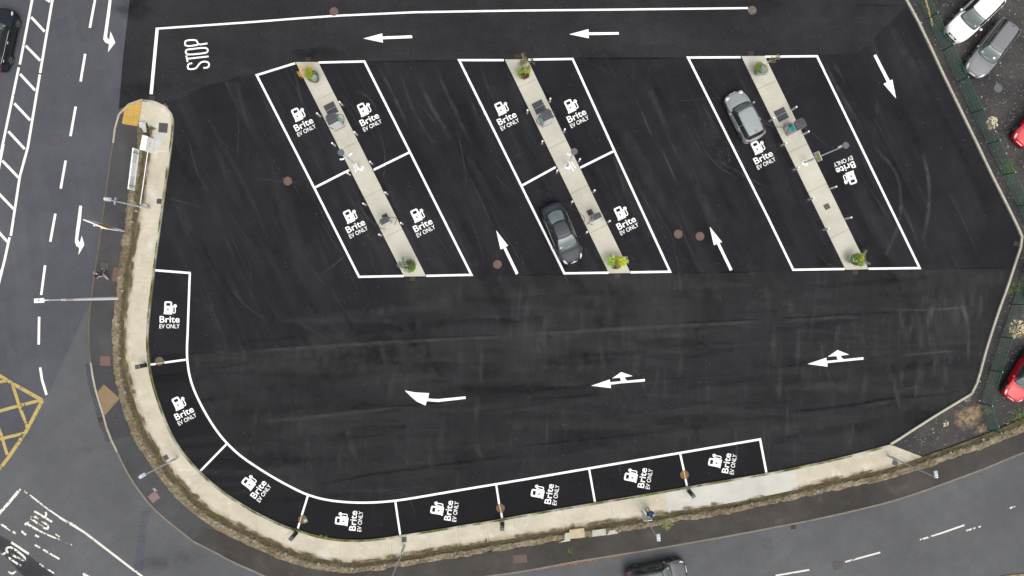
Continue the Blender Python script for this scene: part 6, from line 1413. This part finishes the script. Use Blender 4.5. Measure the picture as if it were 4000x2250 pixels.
def build_car(pos, head, L, Wd, Ht, kind, paint, label, group=None, wb=None, rim=m_rim, roof=None, opts=()):
    c = Car(L, Wd, Ht, kind); root = empty('car', pos[0], pos[1], head, pos[2] if len(pos) > 2 else .02)
    o = obj('body', c.body(), paint, root, smooth=True); recalc(o)
    def prt(name, mb, mat, parent=root):
        o = obj(name, mb, mat, parent, smooth=True); return o
    ws = prt('windscreen', c.patch(4.08, 5.88, 5.12, 7, .012, full=True, nv=18, rnd=.12, bow=.5 if kind == 'mini' else .3), m_glassl)
    prt('windscreen_frame', c.patch(3.80, 6.02, 4.85, 7, .006, full=True, nv=18, rnd=.10, bow=.5 if kind == 'mini' else .3), m_trim)
    if kind == 'mini': prt('rear_window_frame', c.patch(9.1, 11.0, 4.3, 7, .006, full=True, nv=18, rnd=.12, bow=-.25), m_trim)
    prt('rear_window', c.patch(9.25, 10.9, 5.15, 7, .012, full=True, nv=16, rnd=.14, bow=-.3), m_glassl if 'lightrear' in opts else m_glass)
    for s_ in (1, -1):
        f = (lambda q: q) if s_ > 0 else mirror
        prt('side_window', f(c.patch(5.0 if kind != 'mini' else 4.6, 7.47, 3.98, 4.97, .008, rnd=.06)), m_glass); prt('side_window', f(c.patch(7.52, 10.0, 3.98, 4.97, .008, rnd=.06)), m_glass)
        prt('window_trim', f(c.patch(4.9, 10.0, 3.86, 3.95, .010, rnd=0, nu=24, nv=2)), m_chr if 'chrome' in opts else m_trim)
        prt('sill', f(c.patch(2.8, 10.6, .1, 1.0, .010, nu=20, nv=3, rnd=0)), m_trim)
        if kind == 'mini':
            mb = MB(); 
            pts = []; ctr = c.at(1.55, 4.75, .012)
            p = c.at(1.7, 4.9, .015); mb.cyl(p.x, p.y, p.z - .05, p.z + .012, .15, n=20); hq = mb if s_ > 0 else mirror(mb); h_ = prt('headlight', hq, m_chr)
            mb2 = MB(); mb2.cyl(p.x, p.y, p.z + .013, p.z + .02, .095, n=16); prt('lens', mb2 if s_ > 0 else mirror(mb2), m_hl, h_)
        else: prt('headlight', f(c.patch(.55, 2.1, 3.5, 4.75 if 'bighl' in opts else 4.5, .012, nu=8, nv=6, rnd=.45, skew=.25)), m_hl)
        prt('tail_light', f(c.patch(11.7, 12.75, 2.9, 4.4, .014, nu=6, nv=6, rnd=.3) if kind != 'sedan' else c.patch(12.2, 12.7, 3.2, 4.2, .014, nu=6, nv=6, rnd=.3)), m_tail)
        # door seams and handles
        for u in ((5.3, 7.48, 9.4) if kind != 'mini' else (5.2, 8.2)):
            mb = MB(); q = [tuple(c.at(u + (.25 * (3.8 - v) if u > 9 else 0), v, .006)) for v in (1.1, 1.7, 2.3, 2.9, 3.4, 3.8)]; mb.tube(q, .006, 4)
            prt('door_seam', mb if s_ > 0 else mirror(mb), m_trim)
        for u in ((6.9, 9.0) if kind != 'mini' else (7.7,)):
            p = c.at(u, 2.85, .015); mb = MB(); mb.box(p.x - .1, p.x + .1, p.y - .005, p.y + .022, p.z - .015, p.z + .015, .005); prt('door_handle', mb if s_ > 0 else mirror(mb), m_chr if 'chromeh' in opts else paint)
        # mirrors
        p = c.at(4.95, 3.75); mb = MB(); mb.box(p.x - .09, p.x + .07, p.y + .06, p.y + .24, p.z - .02, p.z + .12, .04); mr = prt('wing_mirror', mb if s_ > 0 else mirror(mb), roof if (roof and 'mirrorroof' in opts) else paint)
        mb = MB(); mb.box(p.x - .03, p.x + .03, p.y - .02, p.y + .07, p.z, p.z + .04); prt('mirror_stalk', mb if s_ > 0 else mirror(mb), m_trim, mr)
        # bonnet crease
        mb = MB(); mb.tube([tuple(c.at(u, 5.0, .003)) for u in (1.2, 1.7, 2.2, 2.8, 3.3, 3.7)], .006, 4); prt('bonnet_seam', mb if s_ > 0 else mirror(mb), m_trim)
        # wheels
        wb_ = wb or L * .6; xf = L / 2 - (L - wb_) * .47; yw = Wd / 2
        for xx in (xf, xf - wb_):
            mb = MB(); n = 26; r_ = .33
            prof = [(r_ - .03, yw - .22), (r_, yw - .19), (r_, yw - .02), (r_ - .035, yw + .012), (r_ * .68, yw + .014)]
            for q, yy in prof: mb.v += [(xx + q * math.cos(2 * math.pi * i / n), yy, .33 + q * math.sin(2 * math.pi * i / n)) for i in range(n)]
            for k in range(len(prof) - 1): mb.f += [(k * n + i, k * n + (i + 1) % n, (k + 1) * n + (i + 1) % n, (k + 1) * n + i) for i in range(n)]
            wh = prt('wheel', mb if s_ > 0 else mirror(mb), m_tyre)
            mb = MB(); mb.v += [(xx + r_ * .68 * math.cos(2 * math.pi * i / n), yw - .03, .33 + r_ * .68 * math.sin(2 * math.pi * i / n)) for i in range(n)]; mb.f.append(tuple(range(n)))
            dsk = obj('brake_disc', mb if s_ > 0 else mirror(mb), m_tyre, wh)
            mb = MB()
            for k in range(5):
                an = 2 * math.pi * k / 5 + .3; 
                for da in (-.13, .13):
                    mb.tube([(xx + .03 * math.cos(an), yw + .005, .33 + .03 * math.sin(an)), (xx + .21 * math.cos(an + da), yw + .008, .33 + .21 * math.sin(an + da))], .016, 5)
            mb.tube([(xx + r_ * .66 * math.cos(2 * math.pi * i / 20), yw + .006, .33 + r_ * .66 * math.sin(2 * math.pi * i / 20)) for i in range(21)], .014, 5)
            obj('rim', mb if s_ > 0 else mirror(mb), rim, wh)
            mb = MB(); na = 14; r1 = .335; r2 = .395
            yo = yw + .004
            vs = [(xx + q * math.cos(math.pi * i / na), yo, .33 + q * math.sin(math.pi * i / na)) for q in (r1 - .06, r2) for i in range(na + 1)] + [(xx + r2 * math.cos(math.pi * i / na), yw - .25, .33 + r2 * math.sin(math.pi * i / na)) for i in range(na + 1)]
            mb.add(vs, [(i, i + 1, na + 2 + i, na + 1 + i) for i in range(na)] + [(na + 1 + i, na + 2 + i, 2 * na + 3 + i, 2 * na + 2 + i) for i in range(na)])
            obj('wheel_arch', mb if s_ > 0 else mirror(mb), m_trim, root)
        if 'rails' in opts:
            mb = MB(); mb.tube([tuple(c.at(u, 5.25, .03)) for u in (6.2, 7, 8, 8.8, 9.4)], .016, 6); prt('roof_rail', mb if s_ > 0 else mirror(mb), m_trim)
    prt('grille', c.patch(.02, .45, 2.2, 3.2, .012, full=False, nu=3, nv=4) if False else c.patch(.12, .75, 5.2, 7, .010, full=True, nu=4, nv=10, rnd=.2), m_trim)
    mb = MB(); mb.box(L / 2 - .03, L / 2 + .012, -.5, .5, .28, .46, .02); prt('air_intake', mb, m_trim)
    mb = MB(); mb.box(-L / 2 - .012, -L / 2 + .02, -.26, .26, .48, .60); prt('number_plate', mb, m_paper)
    mb = MB(); mb.box(L / 2 - .01, L / 2 + .022, -.26, .26, .47, .57); prt('number_plate', mb, m_paper)
    # wipers, rear hatch line, antenna
    for y0_ in (.15, -.45):
        mb = MB(); mb.tube([tuple(Vector(c.at(4.0, 6.6 if y0_ > 0 else 5.9, .03)) * Vector((1, 1 if y0_ > 0 else -1, 1))), tuple(Vector(c.at(4.35, 5.6 if y0_ > 0 else 6.9, .03)) * Vector((1, 1 if y0_ > 0 else -1, 1)))], .008, 4)
        prt('wiper', mb, m_trim)
    if kind != 'sedan':
        mb = MB(); q = [c.at(9.15, v, .004) for v in (5.2, 5.8, 6.4, 7)]; mb.tube([tuple(p) for p in q] + [(p.x, -p.y, p.z) for p in reversed(q[:-1])], .006, 4); prt('hatch_seam', mb, m_trim)
        p = c.at(8.8, 7, 0); mb = MB(); mb.box(p.x - .05, p.x + .07, -.025, .025, p.z - .005, p.z + .05, .01); prt('roof_antenna', mb, m_trim)
    if 'papers' in opts:
        q = c.patch(4.5, 4.8, 5.9, 6.3, .016, nu=2, nv=2, rnd=0); prt('windscreen_paper', mirror(q) if 'lpaper' in opts else q, m_paper)
    if 'tax' in opts:
        q = c.patch(4.35, 4.5, 5.6, 5.85, .016, nu=2, nv=2, rnd=0); prt('windscreen_disc', q if 'ltax' in opts else mirror(q), m_paper)
    if 'paneroof' in opts:
        prt('roof_glass', c.patch(6.15, 9.1, 5.45, 7, .006, full=True, nu=14, nv=12, rnd=.04), plain('smoked roof glass', (0.036, .040, .047), .2))
        mb = MB(); q = [c.at(7.3, v, .010) for v in (5.6, 6.3, 7)]; mb.tube([tuple(p) for p in q] + [(p.x, -p.y, p.z) for p in reversed(q[:-1])], .010, 4); prt('roof_seam', mb, m_trim)
    if 'badge' in opts:
        p = c.at(.95, 7, .0); mb = MB(); zb = p.z + .012
        mb.add([(p.x + .05, -.05, zb - .008), (p.x + .05, .05, zb - .008), (p.x + .03, .045, zb), (p.x + .025, .012, zb), (p.x - .06, 0, zb + .012), (p.x + .025, -.012, zb), (p.x + .03, -.045, zb)], [(0, 1, 2, 3, 4, 5, 6)]); prt('bonnet_badge', mb, m_chr)
    return tag(root, label, 'car', group)
def carpos(px_, py_, z=.6): 
    x, y = P(px_, py_, z); return (x, y)
def ang(dx, dy): return math.atan2(-dy, dx)      # image direction -> heading
def paint(name, col, rough=.5, metal=.0, coat=.2, spec=.35): return plain(name, col, rough, metal, coat, spec=spec)
pos = carpos(2906, 455.5); cA = build_car((*pos, .016), ang(-.445, -.895), 3.92, 1.76, 1.42, 'mini', paint('silver grey paint', (0.235, .25, .257)), 'silver grey small hatchback charging beside the right island', wb=2.5, rim=m_rimd, opts=('chromeh',))
pos = carpos(2196, 911.5); cB = build_car((*pos, .016), ang(.39, .92), 4.70, 1.86, 1.44, 'sedan', paint('black blue paint', (0.012, .015, .023), .45, 0, .12, .22), 'dark glossy saloon with a glass roof charging beside the middle island', wb=2.88, rim=m_rimd, opts=('lightrear', 'paneroof', 'chrome', 'badge', 'tax', 'bighl'))
x, y = carpos(3800, 62, .5); build_car((x, y, .03), ang(-.72, .70), 4.7, 1.88, 1.66, 'suv', paint('white paint', (0.72, .72, .71), .5, 0, .3), 'white car in the gravel yard cut by the top edge', 'cars parked in the gravel yard', opts=('tax', 'ltax', 'chrome'))
x, y = carpos(3872, 190, .6); build_car((x, y, .03), ang(-.603, .797), 4.75, 1.84, 1.5, 'estate', paint('mid grey paint', (0.150, .152, .160)), 'grey estate car with a paper on its windscreen in the gravel yard', 'cars parked in the gravel yard', opts=('tax', 'papers', 'rails', 'chrome'))
m_red = paint('bright red paint', (0.46, .010, .018), .45, 0, .3)
x, y = carpos(4041, 483, .3); build_car((x, y, .03), ang(-.66, .75), 4.15, 1.78, 1.48, 'hatch', m_red, 'red car nosing in from the edge, level with the silver hatchback', 'cars parked in the gravel yard', opts=('bighl',))
x, y = carpos(3994, 1463, .3); build_car((x, y, .03), ang(-.52, .85), 4.2, 1.78, 1.46, 'hatch', m_red, 'red car with dark wheels behind the lower fence', 'cars parked in the gravel yard', wb=2.62, rim=m_rimd, opts=())
x, y = carpos(4094, 1090, .3); build_car((x, y, .03), ang(-.52, .85), 4.3, 1.78, 1.46, 'hatch', m_red, 'red car of which only the corner shows at the picture edge', 'cars parked in the gravel yard', rim=m_rimd)
x, y = carpos(12, 160, .3); build_car((x, y, .01), ang(.196, -.98), 4.62, 1.86, 1.62, 'suv', paint('black paint', (0.010, .013, .020), .45, 0, .12, .22), 'black car driving off the left edge of the picture', 'cars on the roads', wb=2.82, opts=('chrome', 'chromeh', 'bighl', 'tax'))
x, y = carpos(2561, 2240, .3); build_car((x, y, .01), ang(.98, -.2), 4.55, 1.80, 1.5, 'hatch', paint('warm grey paint', (0.060, .060, .064)), 'grey hatchback driving on the lower road, cut by the bottom edge', 'cars on the roads', wb=2.82, opts=('tax', 'ltax', 'bighl'))

# charging leads
def lead(name, pts, label, r=.018):
    pts = [Vector(p) for p in pts]; sm_ = []
    for i in range(len(pts) - 1):
        a, b, c, d = pts[max(i - 1, 0)], pts[i], pts[i + 1], pts[min(i + 2, len(pts) - 1)]
        sm_ += [catm(a, b, c, d, t / 8) for t in range(8)]
    sm_.append(tuple(pts[-1])); mb = MB(); mb.tube(sm_, r, 7); return single(name, mb, m_blk2, label, 'cable', 'charging cables lying between charger and car', smooth=True)
def q3(px_, py_, z): return (*P(px_, py_, z), z)
def zA(x, y, z): return q3(2980 + x / 10.35, 400 + y / 10.35, z)
lead('charging_cable', [zA(1180, 850, 1.5), zA(1050, 840, 1.3), zA(900, 880, .7), zA(830, 990, .3), zA(700, 1000, .10), zA(500, 975, .09), zA(300, 930, .05), zA(120, 865, .05), zA(20, 872, .2), q3(2976, 487, .75)], 'black cable from the right charger to the silver hatchback')
def zB(x, y, z): return q3(2270 + x / 13.17, 790 + y / 13.17, z)
lead('charging_cable', [zB(520, 920, 1.2), zB(430, 1000, .7), zB(320, 1130, .1), zB(180, 1190, .09), zB(120, 1120, .05), zB(160, 950, .09), zB(180, 830, .09), zB(90, 700, .09), zB(0, 630, .09), q3(2262, 828, .05), q3(2235, 815, .05), q3(2205, 793, .1), q3(2192, 792, .4), q3(2185, 796, .8)], 'thin cable curving from the middle island to the tail of the dark saloon')

# ------------------------------------------------------------------ people
def skin(name, joints, edges, mat, parent, levels=1):
    me = bpy.data.meshes.new(name); me.from_pydata([j[:3] for j in joints], edges, []); me.update()
    o = bpy.data.objects.new(name, me); COL.objects.link(o)
    md = o.modifiers.new('skin', 'SKIN'); md.use_smooth_shade = True; md.branch_smoothing = .4
    lay = me.skin_vertices[0] if me.skin_vertices else None
    for i, j in enumerate(joints):
        r_ = j[3]; r2 = j[4] if len(j) > 4 else r_
        kf = 1.12 if name == 'body' else (1.5 if name in ('jacket', 'shirt') else 1.3 if name in ('sleeve', 'trousers') else 1.15)
        if name == 'jacket' and r_ < .07: kf = 1.25
        lay.data[i].radius = (r_ * kf, r2 * kf)
    lay.data[0].use_root = True
    if levels: s_ = o.modifiers.new('sub', 'SUBSURF'); s_.levels = levels; s_.render_levels = levels
    dg = bpy.context.evaluated_depsgraph_get(); dg.update(); m2 = bpy.data.meshes.new_from_object(o.evaluated_get(dg)); m2.name = name
    bpy.data.objects.remove(o); m2.materials.clear(); m2.materials.append(mat)
    for p in m2.polygons: p.use_smooth = True
    q = bpy.data.objects.new(name, m2); COL.objects.link(q); q.parent = parent; return q
m_skin = plain('skin', (0.55, .34, .26), .6)
def person(x, y, rz, label, feetL, feetR, handL, handR, hair, jacket, trousers, shoes, shirt=None, headtilt=0.0, scale=1.0, z0=.1, sleeves=None, cap=None, lean=0.0):
    root = empty('person', x, y, rz, z0); root.scale = (scale,) * 3      # +y is forward
    hip = (0, 0, .93)
    def knee(f): return ((f[0] * .5 + .05 * (1 if f[0] > 0 else -1)), f[1] * .5 + .06, .50)
    kL, kR = knee(feetL), knee(feetR)
    J = [(0, 0, .93, .13, .10), (0, lean * .3, 1.12, .125, .09), (0, lean * .7, 1.32, .15, .10), (0, lean, 1.46, .07, .06), (0, lean + .03, 1.53, .052), (0, lean + .05, 1.62, .095, .10), (0, lean + .05 + headtilt, 1.70, .085, .09)]
    Ed = [(0, 1), (1, 2), (2, 3), (3, 4), (4, 5), (5, 6)]
    def limb(base, pts):
        nonlocal J, Ed
        last = base
        for p in pts: J.append(p); Ed.append((last, len(J) - 1)); last = len(J) - 1
        return last
    for s_, k_, f_ in ((-1, kL, feetL), (1, kR, feetR)):
        limb(0, [(s_ * .09, 0, .86, .085), (k_[0], k_[1], k_[2], .06), (f_[0], f_[1], f_[2] + .08, .04), (f_[0], f_[1] + .16, f_[2] + .04, .032)])
    for s_, h_ in ((-1, handL), (1, handR)):
        el = (s_ * .27, (h_[1] + lean) * .35 - .06, 1.18)
        w_ = limb(2, [(s_ * .19, lean * .8, 1.40, .055), (el[0], el[1], el[2], .042), (h_[0], h_[1], h_[2], .028)])
        d = Vector((h_[0] - el[0], h_[1] - el[1], h_[2] - el[2])).normalized(); sd = d.cross(Vector((0, 0, 1))); sd = sd.normalized() if sd.length > .1 else Vector((1, 0, 0))
        pm_ = Vector(h_) + d * .05; J.append((*pm_, .03, .016)); Ed.append((w_, len(J) - 1)); pi = len(J) - 1
        for k, (of, ln_) in enumerate(((-.03, .055), (-.01, .07), (.01, .075), (.03, .06))):
            b0_ = pm_ + d * .03 + sd * of; J.append((*b0_, .0095)); Ed.append((pi, len(J) - 1)); bi = len(J) - 1
            t_ = b0_ + d * ln_ * .8 + Vector((0, 0, -.02)); J.append((*t_, .0075)); Ed.append((bi, len(J) - 1))
        th = Vector(h_) + d * .03 - sd * .045; J.append((*th, .010)); Ed.append((w_, len(J) - 1)); J.append((*(th + d * .035 - sd * .012), .009)); Ed.append((len(J) - 2, len(J) - 1))
    skin('body', J, Ed, m_skin, root, 1)
    # trousers
    T_ = [(0, 0, .95, .15, .115)]; Te = []
    for s_, k_, f_ in ((-1, kL, feetL), (1, kR, feetR)):
        b_ = len(T_); T_ += [(s_ * .09, 0, .84, .105), (k_[0], k_[1], k_[2], .078), (f_[0], f_[1], f_[2] + .12, .062)]; Te += [(0, b_), (b_, b_ + 1), (b_ + 1, b_ + 2)]
    skin('trousers', T_, Te, trousers, root)
    # jacket
    Jk = [(0, lean * .5, 1.18, .155, .12), (0, 0, .86, .15, .125), (0, lean * .8, 1.38, .17, .125), (0, lean, 1.43, .045, .04)]; Je = [(0, 1), (0, 2), (2, 3)]
    if sleeves is None:
        for s_, h_ in ((-1, handL), (1, handR)):
            el = (s_ * .27, (h_[1] + lean) * .35 - .06, 1.18); b_ = len(Jk); w2 = Vector(el).lerp(Vector(h_), .93)
            Jk += [(s_ * .20, lean * .8, 1.40, .078), (*el, .062), (*w2, .046)]; Je += [(2, b_), (b_, b_ + 1), (b_ + 1, b_ + 2)]
    else:
        for s_ in (-1, 1): Jk.append((s_ * .215, lean * .8, 1.40, .105)); Je.append((2, len(Jk) - 1))
    skin('jacket', Jk, Je, jacket, root)
    if sleeves is not None:
        for s_, h_ in ((-1, handL), (1, handR)):
            el = (s_ * .27, (h_[1] + lean) * .35 - .06, 1.18); w2 = Vector(el).lerp(Vector(h_), .93)
            skin('sleeve', [(s_ * .268, lean * .45, 1.25, .056), (*el, .056), (*w2, .046)], [(0, 1), (1, 2)], sleeves, root)
    if shirt: skin('shirt', [(0, lean * .8 + .07, 1.37, .085, .06), (0, lean * .5 + .085, 1.18, .09, .06), (0, .07, 1.0, .08, .06)], [(0, 1), (1, 2)], shirt, root)
    for s_, f_ in ((-1, feetL), (1, feetR)):
        skin('shoe', [(f_[0], f_[1] - .04, f_[2] + .045, .045, .05), (f_[0], f_[1] + .08, f_[2] + .04, .046, .04), (f_[0], f_[1] + .20, f_[2] + .035, .04, .032)], [(0, 1), (1, 2)], shoes, root)
    hy = lean + .05 + headtilt * .6
    a = MB(); n = 14
    rings = [(.098, 1.60), (.108, 1.66), (.100, 1.72), (.072, 1.765), (.02, 1.785)]
    a.cyl(0, hy - .02, 0, 0, 0, n=n, rings=rings); obj('hair', a, hair, root, smooth=True)
    a = MB(); a.box(-.012, .012, hy + .085, hy + .12, 1.61, 1.65, .005); obj('nose', a, m_skin, root)
    for s_ in (-1, 1):
        a = MB(); a.box(s_ * .035 - .012, s_ * .035 + .012, hy + .082, hy + .094, 1.655, 1.668); obj('eye', a, m_dark, root)
    a = MB(); a.box(-.022, .022, hy + .083, hy + .093, 1.575, 1.585); obj('mouth', a, plain('lips', (0.4, .15, .13), .6), root)
    for s_ in (-1, 1):
        a = MB(); a.box(s_ * .1 - .01, s_ * .1 + .01, hy - .015, hy + .015, 1.62, 1.67, .004); obj('ear', a, m_skin, root)
    if cap:
        a = MB(); a.cyl(0, hy - .01, 0, 0, 0, n=16, rings=[(.108, 1.68), (.110, 1.72), (.082, 1.79), (.02, 1.805)]); a.box(-.06, .06, hy + .08, hy + .16, 1.685, 1.70, .004); obj('cap', a, cap, root)
    return tag(root, label, 'person', None)
# walking person: feet fixed from the photo
fx_, fy_ = P(422, 1073)
person(fx_, fy_, math.radians(8), 'person walking on the footway in a navy top and khaki trousers', (-.10, .34, 0), (.12, -.42, .03), (-.27, -.22, 1.0), (.28, .36, 1.05), plain('fair hair', (0.42, .24, .10), .7), plain('navy cloth', (0.022, .022, .060), .8), plain('khaki cloth', (0.30, .29, .21), .8), plain('black shoe', (0.01, .01, .01), .6), cap=plain('tan cap', (0.26, .15, .07), .8), lean=.06, scale=.93, z0=.105)
fx_, fy_ = P(2530, 1993)
pB = person(fx_, fy_, math.radians(22), 'person in a blue jacket looking down at a phone on the path', (-.15, .02, 0), (.10, .06, 0), (-.10, .34, 1.12), (.12, .34, 1.12), plain('brown hair', (0.05, .022, .012), .6), plain('bright blue cloth', (0.015, .30, .72), .7), plain('denim', (0.06, .13, .24), .8), plain('dark shoe', (0.022, .012, .012), .6), shirt=plain('maroon cloth', (0.16, .02, .045), .8), headtilt=.03, scale=.95, z0=.13, sleeves=plain('black sleeve cloth', (0.012, .013, .025), .8), lean=.06)
a = MB(); a.box(-.04, .04, -.075, .075, -.006, .006, .003)
ph = single('phone', a, m_blk, 'small dark phone held by the person in the blue jacket', 'phone')
cc, ss = math.cos(math.radians(22)), math.sin(math.radians(22)); lx, ly, lz = .01, .42, 1.135
ph.location = (fx_ + .95 * (lx * cc - ly * ss), fy_ + .95 * (lx * ss + ly * cc), .13 + .95 * lz); ph.rotation_euler = (math.radians(25), 0, math.radians(22))
